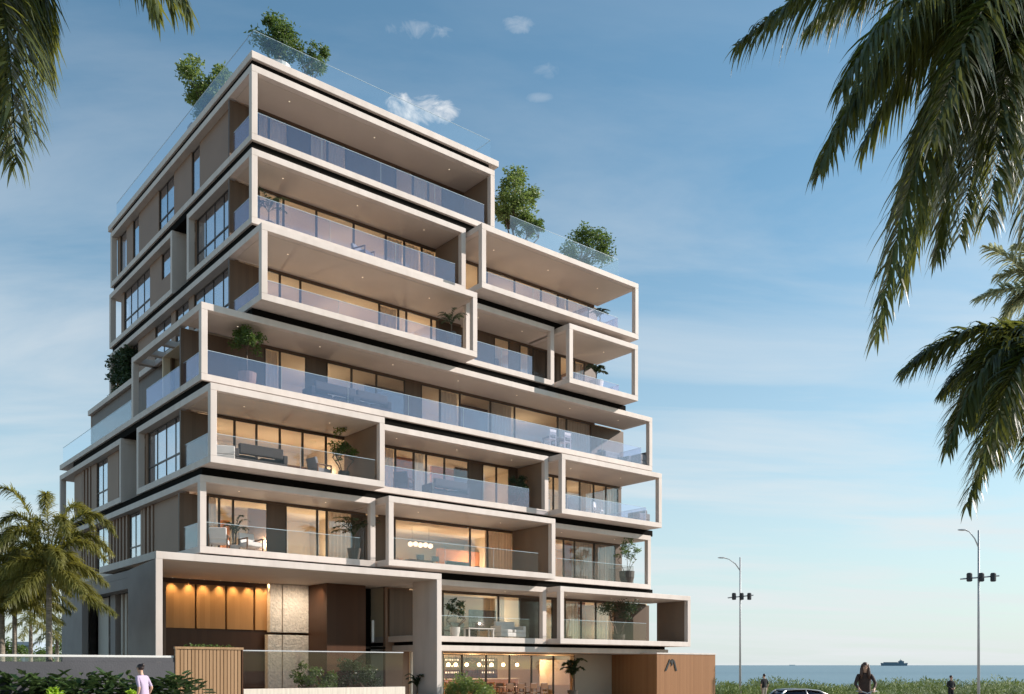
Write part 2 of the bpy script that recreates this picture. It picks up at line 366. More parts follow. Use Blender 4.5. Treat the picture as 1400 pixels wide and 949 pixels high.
def unit(lv, u0, u1, vf, bays, right='post', left='post', rail=None, room='cream', lamps=2, back=4.2, lampe=45, z0=None, railmat='rail', wallend=None, accents=(), rt=1.2):
    a, b = Z0[lv] if z0 is None else z0, Z1[lv]
    mb = MB().box(u0, u1, vf, VW + .02, a, a + T).box(u0, u1, vf, VW + .02, b - T, b)
    if left == 'post': mb.box(u0, u0 + .25, vf, vf + .25, a + T, b - T)
    mb.box(u1 - .25, u1, vf, vf + .25, a + T, b - T)
    fr = B(mb, 'balcony_frame', M['white'], bevel=.012)
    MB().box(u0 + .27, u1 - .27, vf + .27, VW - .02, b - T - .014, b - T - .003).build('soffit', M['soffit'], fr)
    nd = max(2, int((u1 - u0) / 3.2))
    for k in range(nd):
        MB().lathe([(.03, -.008), (.03, 0)], (u0 + (u1 - u0) * (k + .5) / nd, (vf + VW) / 2 - .2, b - T - .016), 10).build('downlight', M['spotg'], fr)
    if right == 'wall':
        MB().box(u1 - .22, u1 - .04, vf + .262, (wallend or VW - .004), a + T + .003, b - T - .016).build('end_wall', M['endwall'], fr)
    ra, rb = rail if rail else (u0 + .27, u1 - .5)
    mb = MB().box(ra, rb, vf + .11, vf + .125, a + .12, a + rt - .01); mb.cur = 1; mb.box(ra, rb, vf + .108, vf + .127, a + rt - .01, a + rt + .005)
    nsm = max(2, round((rb - ra) / 3.0))
    for k in range(1, nsm): q = ra + (rb - ra) * k / nsm; mb.box(q - .003, q + .003, vf + .107, vf + .128, a + T + .002, a + rt - .0105)
    mb.build('glass_railing', [M[railmat], M['railedge']], fr)
    if right == 'open':             # the railing returns along the open end
        mb = MB().box(rb - .015, rb, vf + .126, VW - .1, a + T + .002, a + rt - .01); mb.cur = 1; mb.box(rb - .017, rb + .002, vf + .128, VW - .1, a + rt - .01, a + rt + .005)
        mb.build('glass_railing', [M[railmat], M['railedge']], fr)
    # window wall
    rnd = random.Random(lv * 100 + int(u0 * 10)); zz0, zz1 = a + T + .003, b - T - .004
    xs, ty = bays[0::2], bays[1::2]; us = [on_v(x, VW) for x in xs]
    pan = MB(); have = False
    for k, t in enumerate(ty):
        if t in 'wcsh': front_window(us[k] + .005, us[k + 1] - .005, VW, zz0, zz1 - .10, t, rnd=rnd)
        elif t == 'p': pan.box(us[k], us[k + 1], VW + .03, VW + .15, zz0, zz1 - .10); have = True
    pan.box(us[0], us[-1], VW - .006, VW + .12, zz1 - .10, zz1)
    if us[0] > u0 + .1: pan.box(u0 + .01, us[0], VW + .03, VW + .15, zz0, zz1 - .10)
    if us[-1] < u1 - .1: pan.box(us[-1], u1 - .01, VW + .03, VW + .15, zz0, zz1 - .10)
    B(pan, 'wall_panel', M['brownpanel'])
    # the room behind the glass
    ua, ub = (u0 + .75 if u0 < 1 else min(us[0], u0 + .05)), max(us[-1], u1 - .05); vb = VW + back
    rm = MB().box(ua, ub, vb, vb + .1, zz0, zz1).box(ua, ub, VW + .16, vb, zz1 - .03, zz1 - .004).box(ub - .08, ub, VW + .16, vb, zz0, zz1 - .03)
    if u0 > 1: rm.box(ua, ua + .08, VW + .16, vb, zz0, zz1 - .03)
    rm = B(rm, 'interior_wall', M[room])
    MB().box(ua + .09, ub - .09, VW + .17, vb - .01, zz0, zz0 + .012).build('interior_floor', M['floor'], rm)
    for (x0, x1, d, mm, hh) in accents:      # partitions and joinery inside
        q0, q1 = on_v(x0, VW + d), on_v(x1, VW + d)
        MB().box(q0, q1, VW + d, VW + d + .12, zz0 + .015, zz0 + (zz1 - zz0 - .05) * hh).build('partition', M[mm], rm)
    for k in range(lamps):
        lamp(ua + (ub - ua) * (k + .5) / lamps, VW + back * .45, a + 1.15, lampe)
    return fr

def side_rail(u, v0, v1, z, zt, parent=None, m='rail'):
    mb = MB().box(u, u + .015, v0, v1, z, zt); mb.cur = 1; mb.box(u - .002, u + .017, v0, v1, zt, zt + .015)
    return B(mb, 'glass_railing', [M[m], M['railedge']])

def side_frame(lv, ul, v0, v1, depth=.9, z0=None, first=False, last=True):
    a, b = Z0[lv] if z0 is None else z0, Z1[lv]
    mb = MB().box(ul, ul + depth, v0, v1, a, a + T).box(ul, ul + depth, v0, v1, b - T, b)
    if not first: mb.box(ul, ul + depth, v0, v0 + .22, a + T, b - T)
    if last: mb.box(ul, ul + .28, v1 - .25, v1, a + T, b - T)
    return B(mb, 'side_frame', M['white'], bevel=.012)

def side_bays(lv, uw, bays, z0=None, clad='taupe'):
    """contiguous list v, type, v, type ... of the side wall in the plane u = uw"""
    a, b = (Z0[lv] if z0 is None else z0) + T + .003, Z1[lv] - T - .004
    rnd = random.Random(lv * 31)
    for k in range(1, len(bays), 2):
        wall = MB(); v0, t, v1 = bays[k - 1], bays[k], bays[k + 1]
        if t == 'p': wall.box(uw, uw + .14, v0, v1, a, b)
        elif t == 'f':                       # upright fins before a dark wall
            wall.box(uw + .16, uw + .26, v0, v1, a, b); n = max(2, int((v1 - v0) / .45))
            for i in range(n): wall.box(uw - .04, uw + .16, v0 + (v1 - v0) * (i + .2) / n, v0 + (v1 - v0) * (i + .62) / n, a, b)
        elif t in 'wdn':
            za = a if t != 'n' else a + 1.15; zb = b - .02; f = .05
            if t == 'n': wall.box(uw, uw + .14, v0, v1, a, za)
            nm_ = max(1, round((v1 - v0) / (1.05 if t == 'w' else 1.6)))
            mb = MB().box(uw + .04, uw + .10, v0, v0 + f, za, zb).box(uw + .04, uw + .10, v1 - f, v1, za, zb).box(uw + .04, uw + .10, v0 + f, v1 - f, zb - f, zb).box(uw + .04, uw + .10, v0 + f, v1 - f, za, za + f)
            ym = za + (zb - za) * .36
            if t == 'w': mb.box(uw + .035, uw + .095, v0 + f, v1 - f, ym - .03, ym + .03)
            for i in range(1, nm_):
                vv = v0 + (v1 - v0) * i / nm_
                mb.box(uw + .045, uw + .10, vv - .022, vv + .022, za + f, ym - .03 if t == 'w' else zb - f)
                if t == 'w': mb.box(uw + .045, uw + .10, vv - .022, vv + .022, ym + .03, zb - f)
            w = B(mb, 'window', M['bronze'])
            MB().box(uw + .065, uw + .075, v0 + f, v1 - f, za + f, zb - f).build('pane', M['paneside'], w)
            if t == 'w': curtain_mesh(v0 + .03, v1 - .03, uw + .26, za, zb, along='v', rnd=rnd).build('curtain', M['sheer'], w, smooth=True)
            MB().box(uw + .40, uw + .42, v0 - .1, v1 + .1, za, zb).build('window_backing', M['taupe'] if t == 'w' else M['dark'], w)  # backing sheet; its dark colour stands in for the unlit room behind
        if wall.v: B(wall, 'fin_screen' if t == 'f' else 'side_wall', M[clad])

# ---- roof slab, recessed joints between the storeys, floor plates and rear walls
roof = B(MB().box(0, 12.4, 0, 18.75, 23.90, 24.19), 'roof_slab', M['white'], bevel=.02)
UL = {8: 0, 7: 0, 6: 0, 5: -2, 4: -2, 3: -2, 2: -2}
UR = {8: 12.15, 7: 20.8, 6: 20.85, 5: 20.9, 4: 23.0, 3: 23.0, 2: 23.5}
VB = {8: 18.3, 7: 18.5, 6: 18.5, 5: 18.5, 4: 20.6, 3: 20.6, 2: 20.6}
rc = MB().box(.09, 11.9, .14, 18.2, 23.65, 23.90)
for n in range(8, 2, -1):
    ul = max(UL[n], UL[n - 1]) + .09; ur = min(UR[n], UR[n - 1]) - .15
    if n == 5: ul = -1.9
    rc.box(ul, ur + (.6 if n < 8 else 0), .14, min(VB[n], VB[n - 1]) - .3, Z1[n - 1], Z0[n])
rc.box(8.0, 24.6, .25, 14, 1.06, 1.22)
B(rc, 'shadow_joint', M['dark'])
pl = MB()
for n in range(2, 9):
    for (a, b) in ((Z0[n], Z0[n] + T), (Z1[n] - T, Z1[n])): pl.box(UL[n] + .9 if n > 2 else 7.67, UR[n], VW + .02, VB[n], a, b)
B(pl, 'floor_slab', M['white'])
cw = MB()
for n in range(2, 9):
    a, b = Z0[n] + T, Z1[n] - T
    cw.box(UR[n] - .15, UR[n], VW + .16, VB[n] - .01, a, b).box(UL[n] + 1.05 if n > 2 else 7.7, UR[n] - .15, VB[n] - .16, VB[n] - .01, a, b)
B(cw, 'rear_wall', M['taupe'])
gw = MB()
for n in range(3, 8): gw.box(UL[n] + .9 + .16, UL[n] + .9 + .30, 6.2, VB[n] - .2, Z0[n] + T + .002, Z1[n] - T - .002)
B(gw, 'recessed_wall', M['brownpanel'])

# ---- storey 8
unit(8, 0, 12.15, 0, [353, 's', 368, 's', 394, 'p', 424, 's', 448, 's', 474, 'p', 541, 'w', 565, 's', 586, 'w', 606, 'p', 640], right='wall', rail=(.27, 11.6), lamps=3, lampe=18)
side_frame(8, 0, VW + .03, 18.3, first=True)
side_bays(8, .3, [2.3, 'p', 6.18, 'd', 7.15, 'p', 9.39, 'w', 11.5, 'p', 14.47, 'd', 15.45, 'p', 16.5, 'd', 17.63, 'p', 18.04])
side_rail(.12, .27, 2.0, Z0[8] + .12, Z0[8] + 1.19)
# ---- storey 7
unit(7, 0, 10.44, 0, [354, 'w', 380, 's', 388, 'w', 433, 'w', 484, 'w', 528, 'c', 553, 'c', 577, 'c', 598, 'p', 625], right='wall', rail=(.27, 9.9), lamps=3)
unit(7, 10.68, 21.18, -.9, [636, 'w', 655, 'p', 666, 'w', 704, 'w', 740, 'w', 763, 'c', 776, 'w', 806, 'p', 812.5], right='open', rail=(10.95, 19.72), lamps=3, rt=.84)
side_frame(7, 0, VW + .03, 6.96, first=True); side_frame(7, 0, 8.82, 18.5)
side_bays(7, .3, [2.3, 'p', 2.6, 'w', 6.6, 'p', 6.72]); side_bays(7, .3, [9.05, 'p', 9.88, 'n', 11.09, 'p', 12.78, 'w', 16.92, 'p', 17.4])
side_rail(.12, .27, 2.0, Z0[7] + .12, Z0[7] + 1.19)
# ---- storey 6
unit(6, 0, 10.42, -.9, [356, 'w', 383, 'w', 411, 'w', 519, 'c', 545, 'w', 556, 'w', 590, 'w', 598, 'p', 630], right='post', rail=(.27, 9.6), lamps=3, lampe=55, rt=.84)
unit(6, 10.45, 15.97, 0, [640, 'p', 676, 'w', 697, 'p', 711, 'w', 729, 'w', 747, 'p', 762], rail=(10.7, 14.6), lamps=2, accents=((640, 690, 2.6, 'brownpanel', 1),))
unit(6, 16.16, 21.15, -.9, [762, 'p', 766, 'w', 776, 'w', 786, 'c', 800, 'p', 812], right='open', rail=(16.43, 19.8), lamps=1, rt=.62)
side_frame(6, 0, VW + .03, 18.5, first=True)
side_bays(6, .3, [2.3, 'p', 2.6, 'w', 6.88, 'p', 7.51, 'w', 9.19, 'p', 9.78, 'w', 12.03, 'p', 14.58, 'd', 15.53, 'p', 18.24])
side_rail(.12, -.63, 2.0, Z0[6] + .12, Z0[6] + .83)
# ---- storey 5: one long frame, a side terrace under an open pergola
f5 = unit(5, -2, 23.28, 0, [352, 'p', 362, 'c', 383, 'w', 419, 'p', 447, 'w', 481, 'w', 515, 'w', 554, 'p', 576, 'w', 602, 'c', 629, 'w', 671, 'c', 704, 'w', 763, 'c', 775, 'c', 809, 'p', 813], right='open', rail=(-1.73, 22.5), lamps=6, lampe=45,
          accents=((500, 556, 1.8, 'brownpanel', 1), (630, 671, 1.6, 'wooddark', 1)))
mb = MB().box(-2, -1.75, 8.0, 8.25, Z0[5] + T, Z1[5] - T).box(-2, -1.72, VW + .03, 8.25, Z1[5] - T, Z1[5])
for v in (3.3, 4.9, 6.5): mb.box(-1.72, .28, v, v + .26, Z1[5] - T + .01, Z1[5] - .01)
mb.box(-1.72, .28, 7.95, 8.25, Z1[5] - T, Z1[5])
B(mb, 'pergola', M['white'], bevel=.012)
B(MB().box(-2, -.002 + .9, VW + .03, 20.6, Z0[5], Z0[5] + T), 'terrace_slab', M['white'], bevel=.012)
side_bays(5, .3, [2.3, 'p', 3.0, 'w', 5.2, 'p', 5.4, 'w', 7.6, 'p', 18.2])
side_rail(-1.88, .27, 6.6, Z0[5] + .12, Z0[5] + 1.19); side_rail(-1.88, 8.5, 20.4, Z0[5] + .12, Z0[5] + 1.19, m='railw')
# ---- storey 4
unit(4, -2, 5.51, -.9, [289, 'w', 321, 'w', 351, 'w', 383, 'w', 414, 'w', 446, 'w', 476, 'p', 505], right='wall', rail=(-1.73, 5.1), lamps=3, lampe=50, rt=1.12, railmat='railp',
     accents=((300, 476, 3.0, 'orange', .45),))
unit(4, 5.55, 15.58, 0, [520, 'c', 541, 'w', 566, 's', 583, 'w', 608, 'w', 641, 'p', 660, 'w', 679, 'w', 697, 'p', 715], right='wall', rail=(5.8, 14.4), lamps=3, accents=((541, 566, 1.6, 'orange', 1), (590, 622, 2.2, 'orange', 1), (622, 642, 1.7, 'wooddark', 1)))
unit(4, 15.65, 23.04, -.9, [742, 'w', 757, 'w', 774, 'w', 793, 'c', 812, 'w', 829, 'c', 846, 'p', 850], right='open', rail=(15.92, 21.9), lamps=2, rt=1.0)
side_frame(4, -2, VW + .03, 7.55, first=True); side_frame(4, -2, 9.78, 20.6)
side_bays(4, -1.7, [2.3, 'p', 2.6, 'w', 7.0, 'p', 7.32]); side_bays(4, -1.7, [10.0, 'f', 11.1, 'p', 12.85, 'w', 14.69, 'p', 15.59, 'f', 17.33, 'p', 18.8])
side_rail(-1.88, -.63, 2.0, Z0[4] + .12, Z0[4] + 1.19, m='railw')
# ---- storey 3
unit(3, -2.05, 5.6, 0, [284, 'c', 300, 'w', 319, 'w', 366, 'p', 391, 'w', 434, 'h', 447, 'c', 500], rail=(-1.75, 4.9), lamps=3, lampe=60, railmat='railp', accents=((302, 314, 2.2, 'orange', .75), (340, 372, 2.0, 'taupe', 1)))
unit(3, 5.7, 15.23, -.9, [519, 'p', 532, 'p', 540, 'w', 643, 'w', 667, 'c', 705, 'p', 722], right='wall', rail=(5.95, 14.2), lamps=3, lampe=80, railmat='railp', back=5.5, accents=((598, 668, 3.2, 'orange', .7),))
unit(3, 15.3, 23.16, 0, [745, 'p', 755, 'w', 771, 'w', 786, 's', 813, 'c', 842, 'p', 848], right='open', rail=(15.55, 21.9), lamps=2, railmat='railp', accents=((771, 800, 1.5, 'orange', 1),))
side_frame(3, -2.05, VW + .03, 20.6, first=True)
side_bays(3, -1.75, [2.28, 'p', 5.97, 'f', 7.5, 'p', 7.79, 'w', 9.43, 'f', 12.4, 'p', 12.56, 'w', 14.51, 'f', 17.5, 'p', 20.3])
side_rail(-1.93, .27, 2.0, Z0[3] + .12, Z0[3] + 1.19, m='railw')
# ---- storey 2
unit(2, 7.66, 15.44, 0, [570, 'w', 606, 'w', 682, 'h', 712, 'w', 738], rail=(8.2, 14.4), lamps=2, lampe=60, railmat='railp', accents=((627, 684, 2.6, 'cream', 1),))
unit(2, 15.55, 25.45, -.9, [738, 'w', 756, 'p', 773, 's', 795, 'w', 815, 's', 842, 'p', 850], right='wall', rail=(15.82, 21.9), lamps=2, railmat='railp', wallend=1.4, accents=((773, 800, 1.2, 'orange', 1),))

# ---- the tall porch frame at the front left
zc = 3.79
mb = MB().box(-4.35, 7.66, -2, 4.6, zc, 4.05).box(7.41, 7.66, -2, -.15, -EYE, zc)
pf = B(mb, 'porch_frame', M['white'], bevel=.012)
B(MB().box(-4.35, -4.12, -2, -1.94, -EYE, zc), 'porch_post', M['white'])
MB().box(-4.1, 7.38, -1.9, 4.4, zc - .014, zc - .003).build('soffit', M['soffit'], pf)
sw = MB().prism([(-2 + .06, -EYE), (1.03, -EYE), (1.03, 3.62), (-2 + .06, zc)], -4.35, -4.12, 'x')
sw.box(-4.35, -4.1, 7.15, 10.4, -EYE, 3.55).box(-4.35, -3.8, 1.03, 7.15, 2.95, 3.35).box(-4.34, -3.1, 1.04, 10.4, 3.36, 3.62).box(-3.85, -3.6, 1.03, 7.15, -EYE, .35)
sw.box(-4.1, -2, 10.1, 10.4, -EYE, 3.35).box(-3.9, -3.6, 4.1, 4.75, .351, 2.95)
B(sw, 'side_wall', M['grey'])
Z1[1] = 3.2; Z0[1] = .09
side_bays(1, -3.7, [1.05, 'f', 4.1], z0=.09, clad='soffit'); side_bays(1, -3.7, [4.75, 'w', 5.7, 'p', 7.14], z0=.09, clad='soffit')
B(MB().box(-3.0, -2.9, 1.2, 10, -EYE, 3.3), 'core_wall', M['brownpanel'])
# porch lining: lit honey panels, split stone pier, dark timber, grey return wall
vb = 4.35
def zpix(x, y, v):              # height over the eye level on the plane v
    u = on_v(x, v); return (HZ - y) / FOC * (OY + u * UY + v * VY)
hdr = MB().box(on_v(217, vb), on_v(482, vb), vb + .10, vb + .25, -EYE, zc - .02)
bk = B(hdr, 'porch_wall', M['wooddark'])
for (xa, xb) in ((225, 267), (268.5, 308.5), (310, 347), (348.5, 369.5)):
    ua, ub = on_v(xa, vb), on_v(xb, vb)
    o = MB().box(ua + .02, ub - .02, vb, vb + .09, 1.70, zc - .22).build('wood_panel', M['woodlit'], bk, .006)
    for q in (.22, .78):
        uu = ua + (ub - ua) * q
        MB().lathe([(.022, -.008), (.022, 0)], (uu, vb - .14, zc - .018), 10).build('downlight', M['spotg'], bk)
        sd = bpy.data.lights.new('wall_washer', 'SPOT'); sd.energy = 70; sd.color = (1, .70, .38); sd.spot_size = R(95); sd.spot_blend = .9; sd.shadow_soft_size = .04
        so = bpy.data.objects.new('wall_washer', sd); COL.objects.link(so); so.location = W(uu, vb - .20, zc - .05)
        so.rotation_euler = (0, 0, 0)
st = MB()
vst = vb - .3
us0, us1, us2 = on_v(369, vst), on_v(386, vst), on_v(422, vst)
for uu in (us0 + .2, us1 + .5, us1 + .9):
    sd = bpy.data.lights.new('stone_washer', 'SPOT'); sd.energy = 65; sd.color = (1, .84, .66); sd.spot_size = R(125); sd.spot_blend = .9; sd.shadow_soft_size = .04
    so = bpy.data.objects.new('stone_washer', sd); COL.objects.link(so); so.location = W(uu, vst - 1.5, zc - .06); so.rotation_euler = (R(30), 0, ROT)
rs = random.Random(4)
def stone_block(u0, u1, z0, z1, v):
    mb = MB(); nu, nz = max(2, int((u1 - u0) / .045)), int((z1 - z0) / .045); vs = []
    for j in range(nz + 1):
        for i in range(nu + 1):
            d = 0 if i in (0, nu) or j in (0, nz) else -.022 * (noise.noise(Vector((i * .5 + u0, j * .5 + z0, 3))) + rs.uniform(0, .6))
            vs.append((u0 + (u1 - u0) * i / nu, v + d, z0 + (z1 - z0) * j / nz))
    fs = [(j * (nu + 1) + i, j * (nu + 1) + i + 1, (j + 1) * (nu + 1) + i + 1, (j + 1) * (nu + 1) + i) for j in range(nz) for i in range(nu)]
    mb.add(vs, fs); mb.box(u0, u1, v + .001, v + .3, z0, z1)
    return B(mb, 'stone_pier', M['stone'])
stone_block(us0, us1 - .03, 1.62, zc - .03, vb - .3); stone_block(us1 + .03, us2, 1.62, zc - .03, vb - .3)
stone_block(us0 - .1, us1 - .03, -EYE, 1.50, vb - .3); stone_block(us1 + .03, us2, -EYE, 1.50, vb - .3)
ud0, ud1, ud2, ud3 = on_v(447, 2.3) - .1, on_v(500, 2.3), on_v(527, 2.3), on_v(568, 2.3)
B(MB().box(ud0 + .1, ud1, 2.3, 4.3, -EYE, zc - .02), 'porch_dark_volume', M['wooddark'])
B(MB().box(ud1, ud2, 3.6, 3.7, -EYE, zc - .02).box(ud1, ud2, 2.31, 3.6, .9, 1.0), 'porch_opening', M['dark'])
B(MB().box(ud2, ud3 - .35, 2.3, 2.5, -EYE, zc - .02), 'porch_return_wall', M['taupe'])
B(MB().box(ud1 + .3, ud1 + .42, 2.26, 2.30, 1.2, 2.2), 'door_handle', M['steel'])

# ---- ground floor restaurant front and its slab edge
B(MB().box(7.9, 24.6, 0, 14, .80, 1.06), 'ground_floor_canopy', M['white'], bevel=.012)
zg0, zg1 = -EYE + .05, .78
xs = [606, 632, 665, 697, 727, 757, 786]
for k in range(6): front_window(on_v(xs[k], VW) + .005, on_v(xs[k + 1], VW) - .005, VW, zg0, zg1 - .08, 'w')
ug0, ug1 = on_v(560, VW), 23.0
B(MB().box(ug0 + .1, on_v(606, VW), VW, VW + .15, zg0, zg1), 'restaurant_wall', M['creamw']); B(MB().box(on_v(786, VW), ug1, VW, VW + .15, zg0, zg1), 'restaurant_wall', M['sandwall'])
rm = B(MB().box(ug0, ug1, 8.4, 8.5, zg0, zg1).box(ug0, ug1, VW + .16, 8.4, zg1 - .03, zg1 - .004).box(ug0, ug0 + .1, VW + .16, 8.4, zg0, zg1 - .03).box(ug1 - .1, ug1, VW + .16, 8.4, zg0, zg1 - .03), 'interior_wall', M['cream'])
MB().box(ug0 + .1, ug1 - .1, VW + .16, 8.4, -EYE - .2, -EYE + .03).build('interior_floor', M['floor'], rm)
for u in (11.5, 14.2, 17, 19.8): lamp(u, 4.6, .35, 75, (1, .66, .36), .15)

for n in range(5): pass

# ---- roof terrace glass
def roof_rail(u0, u1, v, z, h=1.0, m='railw'):
    mb = MB().box(u0, u1, v, v + .015, z, z + h); mb.cur = 1; mb.box(u0, u1, v - .002, v + .017, z + h, z + h + .012)
    return B(mb, 'roof_railing', [M[m], M['railedge']])
roof_rail(.2, 12.1, .28, 24.19); roof_rail(11.62 + .9, 19.85, -.7, Z1[7], .98)
side_rail(.2, .3, 17.9, 24.19, 25.19, m='railw'); side_rail(12.1, .3, 3.5, 24.19, 25.19, m='railw'); side_rail(19.85, -.68, 4.0, Z1[7], Z1[7] + .98, m='railw')
B(MB().box(.6, 3.2, 8.0, 8.5, 24.19, 25.25), 'roof_plant_room', M['taupe'])
# ---- hanging planting of the side facade
rg = random.Random(12); mbg = MB(); cl = [((.12, rg.uniform(15.4, 18.6), rg.uniform(Z0[6] + .35, Z1[6] - .35)), .32) for _ in range(46)]
leaves(mbg, cl, .20, 85, rg); B(mbg, 'green_wall', M['leafd'])
mbg = MB(); cl = [((.05, rg.uniform(5.5, 11.5), rg.uniform(Z0[5] + 1.1, Z1[5] - .3)), .34) for _ in range(30)]
leaves(mbg, cl, .18, 60, rg); B(mbg, 'green_wall', M['leafd'])

# ================================================================== PLANTS ON BALCONIES AND TERRACES
def spot(x, v, lv, dz=T): u = on_v(x, v); return W(u, v, Z0[lv] + dz)
roofz = 24.19
def rspot(x, v, z): return W(on_v(x, v), v, z)
def mini_palm(name, label, loc, h, n, L, lm, pot, seed, group=None, ll=.22, w=.03):
    rnd = random.Random(seed); root = thing(name, label, 'potted palm', loc, 0, group); ph, pr, pm = pot
    MB().lathe([(pr * .7, 0), (pr, ph), (pr * .9, ph), (pr * .85, ph - .05)], n=18).build('planter', pm, root)
    MB().tube([(0, 0, ph - .06), (.02, 0, ph + (h - ph) * .35)], [.035, .025], 7).build('stem', M['twig'], root)
    for k in range(n):
        a = 6.283 * k / n + rnd.uniform(-.3, .3); e = rnd.uniform(.3, 1.0); d = Vector((math.cos(a), math.sin(a), 0))
        mb, sb = MB(), MB(); b = Vector((0, 0, ph + (h - ph) * .3))
        frond(mb, mb, b, b + d * L * .35 * (1.2 - e * .5) + Vector((0, 0, (h - ph) * .62 * e + .15)), b + d * L * rnd.uniform(.7, 1) + Vector((0, 0, (h - ph) * (.55 * e - .05))), 22, ll, w, .35, rnd, .15, .010)
        mb.build('frond', lm, root)
    return root
make_tree('rooftop_tree', 'bright green rooftop tree behind the left roof railing', 'tree', W(1.25, on_u(283, 1.25), roofz), 3.4, 1.2, 38, .18, 90, M['leafb'], .06, 1, (.6, .5, M['potbrown']), clear=.3)
make_tree('rooftop_tree', 'olive green rooftop tree at the top front corner', 'tree', rspot(381, 1.0, roofz), 2.0, .95, 30, .14, 75, M['leaf'], .06, 2, (.5, .5, M['pot']), clear=.25)
make_tree('rooftop_shrub', 'small pale shrub right of the corner rooftop tree', 'shrub', rspot(425, 1.0, roofz), 1.75, .65, 18, .12, 60, M['leaf'], .03, 3, (.5, .3, M['pot']), clear=.2, stems=3)
make_tree('terrace_tree', 'tall bright green tree on the upper right terrace', 'tree', rspot(706, .7, Z1[7]), 4.05, 1.15, 40, .17, 80, M['leafb'], .05, 4, None, clear=.36, stems=3)
make_tree('terrace_shrub', 'low shrub at the foot of the tall terrace tree', 'shrub', rspot(723, .2, Z1[7]), 1.75, .6, 16, .13, 60, M['leaf'], .03, 5, (.4, .35, M['pot']), clear=.25, stems=3)
make_tree('terrace_shrub', 'broad rounded shrub near the far end of the upper right terrace', 'shrub', rspot(803, .5, Z1[7]), 2.2, 1.25, 34, .15, 75, M['leaf'], .04, 6, (.5, .5, M['pot']), clear=.2, stems=3)
mini_palm('potted_palm', 'dark potted palm in the left corner of the seventh storey balcony', spot(367, 1.0, 7), 1.9, 9, .9, M['leafd'], (.45, .26, M['potdark']), 11)
make_tree('potted_tree', 'wide olive tree in a white planter at the corner of the long fifth storey balcony', 'potted tree', spot(338, .75, 5), 1.95, .72, 20, .12, 60, M['leaf'], .04, 12, (.6, .36, M['potbrown']), clear=.5)
mini_palm('potted_palm', 'dark palm in a tall pot at the right end of the sixth storey balcony', spot(617, -.2, 6), 2.0, 11, .8, M['leafd'], (.85, .22, M['potdark']), 13)
mini_palm('potted_palm', 'small palm by the open end of the seventh storey right balcony', spot(820, .4, 7), 1.5, 8, .6, M['leafd'], (.6, .24, M['pot']), 14, w=.05)
mini_palm('potted_palm', 'spiky broad-leaved plant in a white bowl at the open end of the sixth storey', spot(815, .2, 6), 1.75, 9, .7, M['leafd'], (.65, .40, M['pot']), 15, ll=.28, w=.08)
make_tree('potted_tree', 'slender leafy shrub inside the fourth storey corner balcony by the end wall', 'potted tree', spot(470, .6, 4), 2.0, .6, 16, .11, 45, M['leaf'], .025, 16, (.5, .25, M['potdark']), clear=.3, stems=3)
make_tree('climbing_plant', 'dark climbing plant covering the end wall of the fourth storey corner balcony', 'climbing plant', spot(491, 1.7, 4), 2.5, .38, 18, .10, 60, M['leafd'], .02, 17, (.35, .22, M['potdark']), clear=.1, stems=2)
make_tree('potted_shrub', 'dense dark shrub at the right end of the middle fourth storey balcony', 'potted shrub', spot(709, .9, 4), 1.45, .55, 18, .11, 60, M['leafd'], .03, 18, (.4, .3, M['potdark']), clear=.15, stems=3)
make_tree('potted_shrub', 'small plant in the gap before the right fourth storey frame', 'potted shrub', spot(747, 1.6, 4), 1.5, .2, 8, .10, 30, M['leafd'], .02, 19, (.9, .2, M['pot']), clear=.55)
mini_palm('potted_palm', 'large palm at the right end of the third storey corner balcony', spot(484, .8, 3), 2.35, 12, 1.2, M['leafd'], (.55, .3, M['potdark']), 20, ll=.32, w=.045)
mini_palm('potted_palm', 'leafy palm between the armchairs of the third storey corner balcony', spot(322, 1.55, 3), 1.75, 9, .7, M['leafd'], (.35, .22, M['pot']), 21)
make_tree('potted_shrub', 'airy green shrub in a round dark pot at the open end of the third storey', 'potted shrub', spot(857, .35, 3), 1.95, .62, 16, .11, 34, M['leaf'], .02, 22, (.65, .42, M['potdark']), clear=.35, stems=4)
make_tree('potted_tree', 'spreading bonsai tree with flat leaf pads on the second storey right balcony', 'potted tree', spot(846, .1, 2), 2.1, 1.05, 13, .10, 95, M['leafd'], .05, 23, (.35, .35, M['potdark']), clear=.45, stems=3)
make_tree('potted_shrub', 'leafy plant in a white pot beside the tall porch post on the second storey', 'potted shrub', spot(622, .6, 2), 1.35, .45, 12, .12, 40, M['leafd'], .03, 24, (.45, .24, M['pot']), clear=.3, stems=3)
mini_palm('potted_palm', 'tall dark plant outside the ground floor restaurant by the timber pavilion', W(on_v(783, 1.2), 1.2, -EYE), 2.5, 13, .75, M['leafd'], (.5, .3, M['potdark']), 25, ll=.34, w=.09)
make_tree('bush', 'bright green bush in front of the ground floor restaurant glass', 'bush', W(on_v(642, -2.5), -2.5, -EYE), 1.35, .95, 26, .13, 75, M['leafb'], .04, 26, None, clear=.05, stems=5)
mini_palm('potted_palm', 'dark spiky plant left of the tall porch post', W(on_v(570, -.6), -.6, -EYE), 1.65, 9, .55, M['leafd'], (.45, .25, M['potdark']), 27, w=.06)
make_tree('bush', 'olive bush behind the porch glass in front of the stone pier', 'bush', W(on_v(432, -1.6), -1.6, -EYE + .5), 1.45, .8, 18, .12, 60, M['leaf'], .03, 28, None, clear=.15, stems=5)
make_tree('bush', 'dark bush behind the porch glass in front of the timber volume', 'bush', W(on_v(487, -1.6), -1.6, -EYE + .5), 1.5, .8, 20, .12, 65, M['leafd'], .03, 29, None, clear=.15, stems=5)

